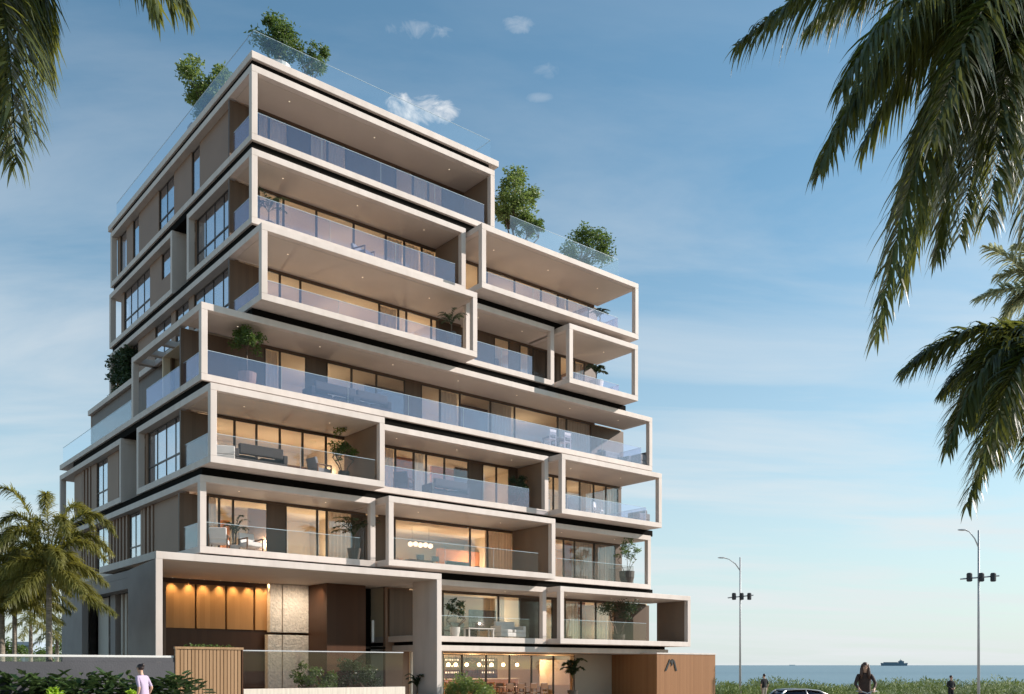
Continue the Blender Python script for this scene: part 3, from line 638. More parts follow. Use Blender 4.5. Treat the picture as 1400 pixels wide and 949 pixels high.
# ================================================================== FURNITURE
def armchair(name, label, loc, rz, m, group=None, frame='walnut', w=.75):
    r = thing(name, label, 'armchair', loc, rz, group)
    MB().box(-w / 2 + .04, w / 2 - .04, -.34, .32, .26, .44).build('seat', M[m], r, .03)
    MB().prism([(.22, .42), (.36, .42), (.48, .85), (.36, .87)], -w / 2 + .05, w / 2 - .05, 'x').build('backrest', M[m], r, .03)
    for s in (-1, 1):
        MB().box(s * (w / 2 - .03) - .03, s * (w / 2 - .03) + .03, -.36, .38, .55, .60).build('arm', M[frame], r, .01)
        for y in (-.33, .33): MB().box(s * (w / 2 - .03) - .022, s * (w / 2 - .03) + .022, y - .022, y + .022, 0, .55).build('leg', M[frame], r)
    return r
def sofa(label, loc, rz, m, w=2.0, group=None):
    r = thing('sofa', label, 'sofa', loc, rz, group)
    MB().box(-w / 2, w / 2, -.42, .42, .08, .28).build('base', M[m], r, .03)
    for k in (-1, 1):
        MB().box(-w / 4 + k * w / 4 + .06 - .0, w / 4 + k * w / 4 - .06, -.42, .22, .285, .44).build('cushion', M[m], r, .04)
        MB().box(k * (w / 2 - .09) - .09, k * (w / 2 - .09) + .09, -.42, .43, .285, .62).build('arm', M[m], r, .03)
    MB().box(-w / 2 + .19, w / 2 - .19, .23, .43, .445, .85).build('backrest', M[m], r, .04)
    return r
def table(name, label, loc, rz, w, d, h, m, group=None):
    r = thing(name, label, 'table', loc, rz, group)
    MB().box(-w / 2, w / 2, -d / 2, d / 2, h - .04, h).build('tabletop', M[m], r, .008)
    for a in (-1, 1):
        for b in (-1, 1): MB().box(a * (w / 2 - .07) - .03, a * (w / 2 - .07) + .03, b * (d / 2 - .07) - .03, b * (d / 2 - .07) + .03, 0, h - .04).build('leg', M[m], r)
    return r
def chair(label, loc, rz, m, group=None, cat='chair', seat='fabd'):
    r = thing('dining_chair', label, cat, loc, rz, group)
    MB().box(-.23, .23, -.22, .22, .43, .48).build('seat', M[seat], r, .01)
    MB().box(-.22, .22, .19, .23, .66, .92).build('backrest', M[m], r, .012)
    for a in (-1, 1):
        MB().box(a * .2 - .02, a * .2 + .02, -.21, -.17, 0, .43).build('leg', M[m], r)
        MB().box(a * .2 - .02, a * .2 + .02, .185, .225, 0, .66).build('leg', M[m], r)
    return r
G = 'armchairs with white cushions on the third storey'
armchair('armchair', 'armchair with white cushions at the corner post of the third storey', spot(300, 1.0, 3), ROT + 2.6, 'fabw', None)
armchair('armchair', 'armchair with white cushions facing out from the middle of the third storey corner balcony', spot(343, 1.1, 3), ROT + .1, 'fabw', None)
sofa('pale blue-white sofa at the corner post of the fourth storey', spot(305, .6, 4), ROT + 1.2, 'fabw', 1.7)
sofa('long dark sofa along the fourth storey corner balcony railing', spot(352, .35, 4), ROT + 3.14, 'fabd', 2.2)
table('coffee_table', 'low dark coffee table on the fourth storey corner balcony', spot(400, .7, 4), ROT, 1.1, .6, .4, 'walnut')
t_ = armchair('armchair', 'grey armchair right of the coffee table on the fourth storey', spot(437, .6, 4), ROT + 1.7, 'fabg')
sofa('long dark sofa on the long fifth storey balcony below the lit windows', spot(453, .95, 5), ROT + 3.14, 'fabd', 2.3)
sofa('second dark sofa further right on the long fifth storey balcony', spot(503, .95, 5), ROT + 3.14, 'fabd', 1.9)
table('dining_table', 'dining table near the right end of the long fifth storey balcony', spot(762, 1.06, 5), ROT, 1.5, .7, .74, 'fabg')
for k, (dx, side) in enumerate(((-10, 0), (10, 0), (-10, 1), (10, 1))):
    chair(['left chair on the railing side of the fifth storey dining table', 'right chair on the railing side of the fifth storey dining table', 'left chair on the window side of the fifth storey dining table', 'right chair on the window side of the fifth storey dining table'][k],
          spot(762 + dx, .52 if side == 0 else 1.6, 5), ROT + (math.pi if side == 0 else 0), 'fabw', 'dining chairs on the fifth storey', seat='fabw')
sofa('grey sofa in the open right corner of the fifth storey', spot(838, 1.3, 5), ROT, 'fabg', 2.0)
sofa('grey sofa at the far right railing of the fifth storey', spot(868, 1.0, 5), ROT - 1.57, 'fabg', 1.6)
sofa('grey sofa along the open end of the fourth storey right balcony', spot(866, .9, 4), ROT - 1.57, 'fabg', 1.7)
chair('white chair on the fourth storey right balcony', spot(818, .4, 4), ROT + .5, 'fabw', seat='fabw')
sofa('dark blue sofa on the middle fourth storey balcony', spot(610, .95, 4), ROT + 3.14, 'fabd', 2.2)
armchair('armchair', 'dark armchair left of the sofa on the middle fourth storey balcony', spot(552, .7, 4), ROT + 2.2, 'fabd')
armchair('armchair', 'grey armchair behind the sixth storey railing near the middle', spot(497, .9, 7), ROT + .4, 'fabg')
table('console_table', 'low pale bench on the second storey middle balcony', spot(655, .9, 2), ROT, 1.6, .5, .45, 'fabw')
sofa('low white sofa inside the second storey living room window', spot(695, 1.1, 2), ROT, 'fabw', 1.6)
sofa('dark sofa under the wall television on the second storey', spot(630, 3.3, 2), ROT + .3, 'fabd', 1.7)
tv = thing('television', 'large black wall television in the second storey living room', 'television', W(on_v(661, 4.2), 4.2, 1.98), ROT)
MB().box(-.95, .95, .0, .05, 0, 1.1).build('bezel', M['blackp'], tv, .01); MB().box(-.93, .93, -.006, -.001, .02, 1.08).build('screen', M['screen'], tv)
# third storey dining room
dz3 = Z0[3] + T
table('dining_table', 'dark dining table inside the middle third storey room', W(on_v(570, 4.2), 4.2, dz3), ROT, 1.5, .9, .75, 'walnut')
for k, (du, dv, rz) in enumerate(((-.45, -.75, math.pi), (.45, -.75, math.pi), (-.45, .75, 0), (.45, .75, 0))):
    chair(['left chair on the near side of the third storey dining table', 'right chair on the near side of the third storey dining table', 'left chair on the far side of the third storey dining table', 'right chair on the far side of the third storey dining table'][k],
          W(on_v(570, 4.2) + du, 4.2 + dv, dz3), ROT + rz, 'walnut', 'dining chairs in the third storey room')
ch = thing('globe_chandelier', 'row of glowing white globes hung over the third storey dining table', 'chandelier', W(on_v(575, 4.0), 4.0, dz3 + 1.5), ROT)
MB().box(-.75, .75, -.01, .01, .16, .18).tube([(-.5, 0, .17), (-.5, 0, .92)], .006, 5).tube([(.5, 0, .17), (.5, 0, .92)], .006, 5).build('rail', M['bronze'], ch)
for k in range(5): MB().ball((-.6 + .3 * k, 0, .02 + .03 * (k % 2)), .125).build('globe', M['shelfglow'], ch, smooth=True)
sofa('dark sofa inside the middle third storey room under the terracotta wall', W(on_v(630, 3.6), 3.6, dz3), ROT, 'fabd', 1.8)
# restaurant
for k, x in enumerate((613, 623, 638, 655, 672, 688, 707)):
    v = 4.6; u = on_v(x, v); z = .2
    p = thing('pendant_lamp', ['leftmost glowing restaurant pendant, close beside the second', 'second glowing restaurant pendant from the left', 'third restaurant pendant from the left, just right of the first mullion', 'middle glowing restaurant pendant of the seven', 'fifth restaurant pendant from the left', 'sixth restaurant pendant from the left', 'rightmost glowing restaurant pendant, apart from the rest'][k], 'pendant lamp', W(u, v, z), ROT, 'restaurant pendant lamps')
    MB().tube([(0, 0, .08), (0, 0, zg1 - .03 - z)], .008, 5).build('cord', M['bronze'], p)
    MB().ball((0, 0, 0), .10).build('globe', M['bulb'], p, smooth=True)
for k, (x, lab) in enumerate(((620, 'left lit shelf unit with bottles on the restaurant back wall'), (646, 'middle brown shelf unit on the restaurant back wall'), (669, 'right lit shelf unit on the restaurant back wall'))):
    v = 8.0; s = thing('shelf_unit', lab, 'shelf', W(on_v(x, v), v, -EYE + .9), ROT)
    MB().box(-.62, -.57, 0, .35, 0, 1.35).box(.57, .62, 0, .35, 0, 1.35).box(-.57, .57, .32, .35, 0, 1.35).build('case', M['walnut'], s)
    for j in range(4):
        b = MB().box(-.57, .57, .02, .315, .08 + j * .36, .11 + j * .36).build('shelf', M['walnut'], s)
        if k != 1 and j: MB().box(-.54, .54, .26, .31, .09 + j * .36 + .025, .09 + j * .36 + .12).build('shelf_light', M['shelfglow'], s)
        bt = MB(); rb = random.Random(k * 9 + j)
        for q in range(8): bt.lathe([(.035, 0), (.035, .14), (.012, .18), (.012, .23)], (-.5 + q * .14 + rb.uniform(-.02, .02), .12, .112 + j * .36), 8)
        bt.build('bottles', M['potdark'], b)
ct = thing('bar_counter', 'long timber bar counter before the lit shelves of the restaurant', 'bar counter', W(on_v(648, 6.6), 6.6, -EYE), ROT)
MB().box(-3.4, 3.2, 0, .55, 0, 1.04).build('body', M['pav'], ct); MB().box(-3.5, 3.3, -.05, .6, 1.045, 1.09).build('countertop', M['creamw'], ct)
for k, x in enumerate((690, 722)):
    table('restaurant_table', ['left dark restaurant table just outside the ground floor glass', 'right dark restaurant table just outside the ground floor glass'][k], W(on_v(x, .9), .9, -EYE), ROT, 1.3, .8, .76, 'walnut', 'restaurant tables')
    for q, (du, dv, rz) in enumerate(((-.35, -.62, math.pi), (.35, -.62, math.pi), (-.35, .62, 0), (.35, .62, 0))):
        chair(f"{['left', 'right', 'left', 'right'][q]} chair on the {'near' if q < 2 else 'far'} side of the {['left', 'right'][k]} restaurant table", W(on_v(x, .9) + du, .9 + dv, -EYE), ROT + rz, 'walnut', 'restaurant chairs', seat='walnut')
pic = [MB().box(-.62, .62, 0, .04, 0, 1.45).build('blank_canvas', M['picture'], None, .008) for _ in range(2)]
for k, (o, x) in enumerate(zip(pic, (749, 768))):
    o.location = W(on_v(x, 5.4), 5.4, -.95); o.rotation_euler = (0, 0, ROT)
    tag(o, ['left pale blank panel standing inside the restaurant', 'right pale blank panel standing inside the restaurant beside the tall plant'][k], 'panel', 'blank panels in the restaurant')

# ================================================================== FRONT OF THE SITE
g0 = -EYE
vF = -3.5
fu0, fu1 = on_v(239.7, vF), on_v(332, vF)
fn = thing('timber_fence', 'vertical timber slat fence standing left of the porch glass', 'fence', W(fu0, vF, g0), ROT)
mb = MB(); wF = fu1 - fu0; nS = 18
for i in range(nS): mb.box(.05 + (wF - .1) * i / nS, .05 + (wF - .1) * (i + .8) / nS, 0, .04, 0, 2.30)
mb.build('slats', M['slat'], fn)
MB().box(0, wF, .045, .09, 0, 2.3).build('backing', M['wooddark'], fn); MB().box(-.02, wF + .02, -.03, .12, 2.303, 2.38).build('cap', M['slat'], fn)
MB().box(0, .045, -.02, .043, 0, 2.3).build('post', M['slat'], fn); MB().box(wF - .045, wF, -.02, .043, 0, 2.3).build('post', M['wooddark'], fn)
fp = thing('planter_box', 'long planter of low greenery behind the timber fence top', 'planter', W(fu0 + .3, vF + .2, g0), ROT)
MB().box(0, wF - .5, 0, .5, 0, 2.3).build('box', M['taupe'], fp)
leaves(MB(), [((.15 + i * .2, .2, 2.36), .14) for i in range(9)], .12, 40).build('foliage', M['leaf'], fp)
tw0, tw1 = on_v(333, vF), on_v(554, vF)
tw = MB().box(0, tw1 - tw0, 0, .28, 0, .93).build('travertine_wall', M['trav'], None, .01); tw.location = W(tw0, vF, g0); tw.rotation_euler = (0, 0, ROT)
tag(tw, 'low pale travertine wall under the porch glass balustrade', 'wall')
gb = thing('glass_balustrade', 'clear glass balustrade with steel top rail on the travertine wall', 'balustrade', W(tw0, vF + .14, g0 + .93), ROT)
for k in range(3):
    q = (tw1 - tw0) / 3; MB().box(q * k + .01, q * (k + 1) - .01, 0, .015, .003, 1.33).build('panel', M['railp'], gb)
MB().box(0, tw1 - tw0, -.015, .03, 1.333, 1.37).build('top_rail', M['steel'], gb)
pd = MB().box(0, 11.5, 0, 4.4, 0, .5).build('porch_deck', M['paving']); pd.location = W(-4.05, vF + .35, g0); pd.rotation_euler = (0, 0, ROT); tag(pd, kind='structure')
# boundary wall
bw0 = on_v(-60, vF); bw = thing('boundary_wall', 'shade-darkened grey boundary wall with a thin white handrail behind the hedge', 'wall', W(bw0, vF, g0), ROT)
LW = fu0 - bw0 - .03
MB().box(0, LW, 0, .2, 0, 1.86).build('wall', M['wallgrey'], bw); LG = on_v(85, vF) - bw0; MB().box(0, LG, .09, .11, 1.863, 2.0).build('glass_band', M['railw'], bw); MB().box(LG + .01, LW, .02, .18, 1.863, 2.0).build('upper_wall', M['wallgrey'], bw)
MB().box(-.02, LW, .05, .15, 2.003, 2.075).build('handrail', M['pot'], bw, .01)
# pavilion with the emblem
pu0, pu1 = on_v(898, -1.2), on_v(978, -1.2)
pv = thing('timber_pavilion', 'timber clad entrance pavilion with a black emblem beside the building', 'pavilion', W(pu0, -1.2, g0), ROT)
MB().box(0, pu1 - pu0, 0, 4.55, -.6, 2.42).build('cladding', M['pav'], pv, .008)
MB().box(-.03, pu1 - pu0 + .03, -.03, 4.58, 2.423, 2.50).build('coping', M['white'], pv, .008)
k_ = .030
def poly(pts): return [(p[0] * k_, p[1] * k_) for p in pts]
mb = MB()      # emblem: two leaning legs meeting like a letter M with a rounded right shoulder
ox, oz = .62, 1.52
for pts in ([(0, 0), (4.5, 0), (15, 17), (12.5, 21)], [(12.6, 21.3), (15.5, 17.6), (18.6, 11.5), (16, 9), (20, 9.3), (23.4, 16.6), (19.5, 21.3), (17, 18.2)], [(20.2, 21.4), (24, 16.9), (29.4, 0), (33.5, 0), (28, 16), (25, 20)]):
    mb.prism([(ox + a, oz + b) for a, b in poly(pts)], -.035, -.002, 'y')
mb.build('emblem', M['logo'], pv)
# hedge along the wall
rh = random.Random(31); hb = MB()
for i in range(46):
    x = -14 + i * 6.0 + rh.uniform(-2, 2); Y = 27.3 + rh.uniform(-.8, .8); p = at(x, HZ, Y); hgt = rh.uniform(1.05, 1.52)
    for j in range(34):
        a = rh.uniform(0, 6.28); L = rh.uniform(.30, .55); d = Vector((math.cos(a), math.sin(a), rh.uniform(.1, 1.0))).normalized()
        b = Vector((p.x + rh.uniform(-.4, .4), p.y + rh.uniform(-.5, .5), hgt * rh.uniform(.15, 1.0))); s = d.cross(Vector((0, 0, 1))).normalized()
        q = [b, b + d * L * .3 + s * L * .20, b + d * L * .7 + s * L * .16 - Vector((0, 0, .03)), b + d * L - Vector((0, 0, .10)), b + d * L * .7 - s * L * .16 - Vector((0, 0, .03)), b + d * L * .3 - s * L * .20, b + d * L * .35 - Vector((0, 0, .05)), b + d * L * .72 - Vector((0, 0, .09))]
        hb.add(q, [(0, 1, 6), (0, 6, 5), (1, 2, 7, 6), (6, 7, 4, 5), (2, 3, 7), (7, 3, 4)])
hg = hb.build('hedge', M['leafh']); tag(hg, 'hedge of broad glossy leaves in front of the grey boundary wall', 'hedge')
for k, x in enumerate((71, 177)):
    make_tree('lime_shrub', ['lime green shrub at the foot of the tallest left palm', 'lime green shrub left of the person in the lilac shirt'][k], 'shrub', Vector((at(x, HZ, 25.6).x, 25.6, 0)), 1.2, .24, 9, .14, 40, M['leafy'], .02, 50 + k, None, clear=.3, stems=3)

# ================================================================== PALMS
def palm_tree(name, label, base, h, tr, fr, lm, seed, group=None, lean=(0, 0), L=.42, nl=46, w=.03, crownshaft=True, droop=.45, plume=1.1):
    """fr: list of (direction, rise, length) for every frond"""
    rnd = random.Random(seed); root = thing(name, label, 'palm tree', base, 0, group)
    pts = [Vector((lean[0] * t * t, lean[1] * t * t, h * t)) for t in (0, .15, .35, .6, .85, 1)]
    MB().tube(pts, [tr * 1.35, tr * 1.05, tr, tr * .95, tr * .85, tr * .7], 12).build('trunk', M['bark'], root, smooth=True)
    top = pts[-1]
    if crownshaft: MB().tube([top - Vector((0, 0, .05)), top + Vector((0, 0, .35)), top + Vector((0, 0, .6))], [tr * .75, tr * .8, tr * .3], 10).build('crownshaft', M['rachis'], root, smooth=True)
    b = top + Vector((0, 0, .5 if crownshaft else .05))
    for (a, rise, ln) in fr:
        d = Vector((math.cos(a), math.sin(a), 0)); mb = MB()
        frond(mb, mb, b, b + d * ln * .45 + Vector((0, 0, rise * ln * .8)), b + d * ln * .92 + Vector((0, 0, (rise - .75) * ln * .55)), nl, L, w, droop, rnd, .12, .018, plume=plume)
        mb.build('frond', lm, root)
    return root
def ring(n, ln, seed, lo=-.2, hi=1.1):
    rnd = random.Random(seed); return [(6.283 * (k * .382 % 1) + rnd.uniform(-.2, .2), lo + (hi - lo) * (k / max(1, n - 1)) + rnd.uniform(-.1, .1), ln * rnd.uniform(.85, 1.1)) for k in range(n)]
def gbase(x, Y): p = at(x, HZ, Y); return Vector((p.x, p.y, 0))
palm_tree('palm_tree', 'tallest of the left palms, rising from the hedge before the building side', gbase(67, 28.5), 4.3, .095, ring(26, 2.1, 5, -.5, 2.1), M['palm'], 41, L=.50, nl=170, w=.034)
palm_tree('palm_tree', 'palm with a thin trunk left of the tallest palm, crown cut by the photo edge', gbase(20, 31), 4.2, .08, ring(24, 2.1, 8, -.45, 1.4), M['palm'], 42, L=.50, nl=150, w=.034)
palm_tree('palm_tree', 'leftmost palm whose trunk rises at the very edge of the photo', gbase(2, 30), 4.0, .11, ring(26, 2.4, 9, -.4, 1.3), M['palm'], 43, L=.50, nl=150, w=.034)
palm_tree('palm_tree', 'small distant palm between the left trunks', gbase(42, 70), 5.0, .15, ring(18, 2.6, 10, -.5, .9), M['palm'], 44, L=.6, nl=34, w=.06)
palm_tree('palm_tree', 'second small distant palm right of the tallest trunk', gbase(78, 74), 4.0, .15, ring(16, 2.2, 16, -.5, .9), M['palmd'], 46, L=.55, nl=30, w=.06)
# near palms, trunks outside the picture, fronds reaching in
def near_palm(name, label, x, Y, ycrown, fronds, seed, lm, L, w=.05, tr=.16, nl=70, extra=8, exl=2.6, droop=.55, rr=.024):
    rnd = random.Random(seed); c = at(x, ycrown, Y); root = thing(name, label, 'palm tree', (c.x, c.y, 0), 0)
    MB().tube([(0, 0, 0), (.02, 0, c.z * .4), (0, 0, c.z - .5)], [tr * 1.3, tr, tr * .85], 14).build('trunk', M['bark'], root, smooth=True)
    MB().tube([(0, 0, c.z - .55), (0, 0, c.z - .2), (0, 0, c.z + .1)], [tr * .8, tr * .75, tr * .3], 12).build('crownshaft', M['rachis'], root, smooth=True)
    top = Vector((0, 0, c.z)); org = Vector((c.x, c.y, 0))
    for (xm, ym, dm, xt, yt, dt) in fronds:
        P1 = at(xm, ym, Y + dm) - org; P2 = at(xt, yt, Y + dt) - org; mb = MB()
        frond(mb, mb, top, P1, P2, nl, L, w, droop, rnd, .10, rr, plume=.55); mb.build('frond', lm, root)
    for k in range(extra):          # the rest of the crown, away from the picture
        a = 6.283 * k / extra + .3; d = Vector((math.cos(a), math.sin(a), 0)); mb = MB()
        frond(mb, mb, top, top + d * exl * .5 + Vector((0, 0, 1.1)), top + d * exl + Vector((0, 0, .2)), 40, L, w, droop, rnd, .1, rr); mb.build('frond', lm, root)
    return root
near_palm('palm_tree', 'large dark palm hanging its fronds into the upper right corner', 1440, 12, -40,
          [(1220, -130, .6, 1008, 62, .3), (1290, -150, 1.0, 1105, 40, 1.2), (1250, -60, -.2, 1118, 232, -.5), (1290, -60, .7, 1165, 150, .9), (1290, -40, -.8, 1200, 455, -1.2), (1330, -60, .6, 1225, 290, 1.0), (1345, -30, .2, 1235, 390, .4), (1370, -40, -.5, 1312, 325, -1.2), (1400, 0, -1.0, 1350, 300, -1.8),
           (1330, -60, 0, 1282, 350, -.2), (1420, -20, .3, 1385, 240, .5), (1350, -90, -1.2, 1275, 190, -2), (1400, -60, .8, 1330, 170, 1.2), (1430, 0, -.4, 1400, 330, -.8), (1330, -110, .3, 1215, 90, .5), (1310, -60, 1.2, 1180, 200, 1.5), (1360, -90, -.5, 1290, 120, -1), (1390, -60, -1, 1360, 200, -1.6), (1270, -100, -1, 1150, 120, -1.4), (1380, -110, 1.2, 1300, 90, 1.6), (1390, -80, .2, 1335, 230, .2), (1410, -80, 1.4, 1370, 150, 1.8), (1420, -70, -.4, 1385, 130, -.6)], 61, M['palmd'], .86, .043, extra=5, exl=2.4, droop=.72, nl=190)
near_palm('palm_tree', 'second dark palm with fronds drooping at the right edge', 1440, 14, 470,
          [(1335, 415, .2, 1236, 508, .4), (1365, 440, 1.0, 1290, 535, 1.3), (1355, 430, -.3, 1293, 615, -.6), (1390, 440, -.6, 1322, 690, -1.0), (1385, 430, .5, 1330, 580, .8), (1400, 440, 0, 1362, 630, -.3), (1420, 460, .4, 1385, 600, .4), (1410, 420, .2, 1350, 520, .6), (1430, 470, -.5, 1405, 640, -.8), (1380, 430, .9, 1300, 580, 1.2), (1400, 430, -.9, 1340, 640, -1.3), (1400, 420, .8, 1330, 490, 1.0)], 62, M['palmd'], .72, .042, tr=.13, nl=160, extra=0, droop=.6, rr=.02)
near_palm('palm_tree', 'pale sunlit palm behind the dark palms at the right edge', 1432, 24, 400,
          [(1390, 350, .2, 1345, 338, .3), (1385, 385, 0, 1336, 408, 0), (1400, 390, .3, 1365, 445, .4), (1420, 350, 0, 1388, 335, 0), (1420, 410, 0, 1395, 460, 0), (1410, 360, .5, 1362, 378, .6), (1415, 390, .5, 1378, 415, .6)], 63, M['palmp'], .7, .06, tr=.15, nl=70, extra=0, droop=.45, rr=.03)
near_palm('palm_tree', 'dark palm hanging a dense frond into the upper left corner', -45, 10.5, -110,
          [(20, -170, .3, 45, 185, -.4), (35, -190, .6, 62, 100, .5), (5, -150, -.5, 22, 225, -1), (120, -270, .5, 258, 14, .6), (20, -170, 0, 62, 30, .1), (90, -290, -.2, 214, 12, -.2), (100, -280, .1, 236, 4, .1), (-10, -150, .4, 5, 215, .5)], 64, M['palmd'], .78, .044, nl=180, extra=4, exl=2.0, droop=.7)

# ================================================================== PEOPLE
def skinned(joints, edges, root=0):
    bm = bmesh.new(); ly = bm.verts.layers.skin.verify(); vs = []
    for i, (p, r) in enumerate(joints):
        v = bm.verts.new(p); v[ly].radius = r if isinstance(r, tuple) else (r, r); v[ly].use_root = (i == root); vs.append(v)
    for a, b in edges: bm.edges.new((vs[a], vs[b]))
    me = bpy.data.meshes.new('tmp'); bm.to_mesh(me); bm.free()
    o = bpy.data.objects.new('tmp', me); COL.objects.link(o)
    o.modifiers.new('s', 'SKIN'); ss = o.modifiers.new('u', 'SUBSURF'); ss.levels = 2; ss.render_levels = 2
    dg = bpy.context.evaluated_depsgraph_get(); dg.update()
    out = bpy.data.meshes.new_from_object(o.evaluated_get(dg)); bpy.data.objects.remove(o); bpy.data.meshes.remove(me)
    return out
def person(label, loc, rz, mats, cls, arms, legs, lean=0.0, hair='short', hairm='hair', pelvis=.93, turn=0.0):
    """front is -Y. arms: (elbow, wrist) for both sides; legs: (knee, ankle) for both sides"""
    r = thing('person', label, 'person', loc, rz)
    f = lambda z: -lean * (z - pelvis)
    J = [((0, 0, pelvis), (.15, .11)), ((0, f(pelvis + .2), pelvis + .2), (.13, .10)), ((0, f(pelvis + .40), pelvis + .40), (.155, .11)), ((0, f(pelvis + .52) - .01, pelvis + .52), (.08, .07)),
         ((0, f(pelvis + .58) - .02, pelvis + .585), (.052, .055)), ((0, f(pelvis + .66) - .035, pelvis + .655), (.068, .082)), ((0, f(pelvis + .72) - .03, pelvis + .735), (.078, .097)), ((0, f(pelvis + .8) - .02, pelvis + .80), (.058, .07))]
    E_ = [(0, 1), (1, 2), (2, 3), (3, 4), (4, 5), (5, 6), (6, 7)]; hands = []
    for s, (el, wr) in zip((-1, 1), arms):
        b = len(J); sh = Vector((s * .175, f(pelvis + .47), pelvis + .47)); el, wr = Vector(el), Vector(wr); hd = wr + (wr - el).normalized() * .075
        J += [(tuple(sh), .062), (tuple(sh.lerp(el, .5)), .050), (tuple(el), .042), (tuple(el.lerp(wr, .45)), .040), (tuple(wr), .028), (tuple(hd), (.036, .020))]
        E_ += [(2, b), (b, b + 1), (b + 1, b + 2), (b + 2, b + 3), (b + 3, b + 4), (b + 4, b + 5)]; hands.append((s, wr, hd))
    for s, (kn, an) in zip((-1, 1), legs):
        b = len(J); kn, an = Vector(kn), Vector(an); hp = Vector((s * .095, 0, pelvis - .06))
        J += [(tuple(hp), .095), (tuple(hp.lerp(kn, .5)), .078), (tuple(kn), .057), (tuple(kn.lerp(an, .4)), .056), (tuple(an), .040), (tuple(an + Vector((0, -.13, -.055))), (.042, .032))]
        E_ += [(0, b), (b, b + 1), (b + 1, b + 2), (b + 2, b + 3), (b + 3, b + 4), (b + 4, b + 5)]
    me = skinned(J, E_)
    # face and fingers joined to the same mesh
    hc = Vector((0, f(pelvis + .72) - .03, pelvis + .725)); mb = MB()
    mb.tube([hc + Vector((0, -.085, .035)), hc + Vector((0, -.118, -.012)), hc + Vector((0, -.088, -.02))], [.008, .015, .008], 6)
    for s in (-1, 1):
        mb.ball(hc + Vector((s * .032, -.080, .022)), .013, n=8, m=6); mb.ball(hc + Vector((s * .080, .005, 0)), .012, .022, .032, n=8, m=6)
    mb.tube([hc + Vector((-.025, -.083, -.052)), hc + Vector((0, -.092, -.052)), hc + Vector((.025, -.083, -.052))], [.004, .009, .004], 6)
    for (s, wr, hd) in hands:
        d = (hd - wr).normalized(); side = d.cross(Vector((0, 1, 0))); side = side.normalized() if side.length > .1 else Vector((1, 0, 0)); inn = side.cross(d)
        for k, ln in enumerate((.066, .078, .072, .056)):
            b = hd - d * .012 + side * (-.027 + .018 * k)
            mb.tube([b, b + d * ln * .5 + inn * .006, b + d * ln * .8 + inn * .022, b + d * ln * .92 + inn * .036], [.0085, .008, .007, .005], 6)
        b = wr.lerp(hd, .45) + side * -.030
        mb.tube([b, b - side * .022 + d * .03, b - side * .022 + d * .058 + inn * .014], [.010, .009, .006], 6)
    bm = bmesh.new(); bm.from_mesh(me)
    tmp = bpy.data.meshes.new('t'); tmp.from_pydata(mb.v, [], mb.f); bm.from_mesh(tmp); bpy.data.meshes.remove(tmp)
    bm.faces.ensure_lookup_table()
    for q in bm.faces: c = q.calc_center_median(); q.material_index = cls(c); q.smooth = True
    out = bpy.data.meshes.new('body'); bm.to_mesh(out); bm.free(); bpy.data.meshes.remove(me)
    for m in mats: out.materials.append(M[m])
    o = bpy.data.objects.new('body', out); COL.objects.link(o); o.parent = r
    h = MB().ball(hc + Vector((0, .018, .028)), .090, .104, .098, 14, 10)
    if hair == 'bun': h.ball(hc + Vector((0, .10, .085)), .05)
    if hair == 'long':
        for s in (-1, 1): h.tube([hc + Vector((s * .06, .0, .06)), hc + Vector((s * .088, .01, -.06)), hc + Vector((s * .10, -.01, -.20)), hc + Vector((s * .10, -.05, -.34))], [.04, .045, .05, .02], 8)
        h.tube([hc + Vector((0, .06, .05)), hc + Vector((0, .10, -.08)), hc + Vector((0, .11, -.30))], [.07, .10, .05], 10)
    hh = h.build('hair', M[hairm], r, smooth=True)
    return r
tl = [((-.10, -.03, .50), (-.10, .03, .09)), ((.10, -.02, .50), (.10, .03, .09))]
gp = at(197, HZ, 25.0)
person('person with a dark hair bun and lilac shirt walking past the hedge', (gp.x, gp.y, 0), R(-112), ['lilac', 'navy', 'skin'],
       lambda c: 2 if c.z > 1.475 or (abs(c.x) > .19 and c.z < 1.16) else (0 if c.z > .92 else 1),
       [((-.24, .04, 1.13), (-.25, -.10, .90)), ((.24, .06, 1.13), (.25, .0, .89))], [((-.09, -.16, .50), (-.09, -.10, .10)), ((.09, .02, .49), (.09, .26, .16))], lean=.16, hair='bun')
gp = at(1045, HZ, 57)
person('man in a black shirt and pale shorts standing before the sea', (gp.x, gp.y, -.45), R(200), ['blackc', 'beige', 'skin'],
       lambda c: 2 if c.z > 1.475 or (abs(c.x) > .19 and c.z < 1.14) or c.z < .50 else (0 if c.z > .90 else 1),
       [((-.26, .04, 1.14), (-.22, -.02, .90)), ((.26, .04, 1.14), (.22, -.02, .90))], tl)
gp = at(1300, HZ, 53)
person('person in a black suit standing before the sea, hands clasped in front', (gp.x, gp.y, -.52), R(10), ['blackc', 'skin'],
       lambda c: 1 if c.z > 1.475 or (c.y < -.2 and c.z > .95 and c.z < 1.12) else 0,
       [((-.25, -.02, 1.15), (-.08, -.20, 1.02)), ((.25, -.02, 1.15), (.08, -.20, 1.04))], tl)
gp = at(1182, HZ, 26); rz_ = R(-14)
rider = person('long-haired woman in a brown jacket riding a bicycle towards the viewer', (gp.x, gp.y, 0), rz_, ['brownc', 'navy', 'skin'],
       lambda c: 2 if c.z > 1.535 or (c.y < -.42 and c.z > .98) else (0 if c.z > .97 else 1),
       [((-.27, -.20, 1.22), (-.19, -.46, 1.06)), ((.27, -.20, 1.22), (.19, -.46, 1.06))], [((-.11, -.36, .76), (-.11, -.12, .36)), ((.11, -.30, .62), (.11, -.10, .20))], lean=.14, hair='long', hairm='hairb', pelvis=.98)
bk_ = thing('bicycle', 'city bicycle under the woman in the brown jacket', 'bicycle', (gp.x, gp.y, 0), rz_)
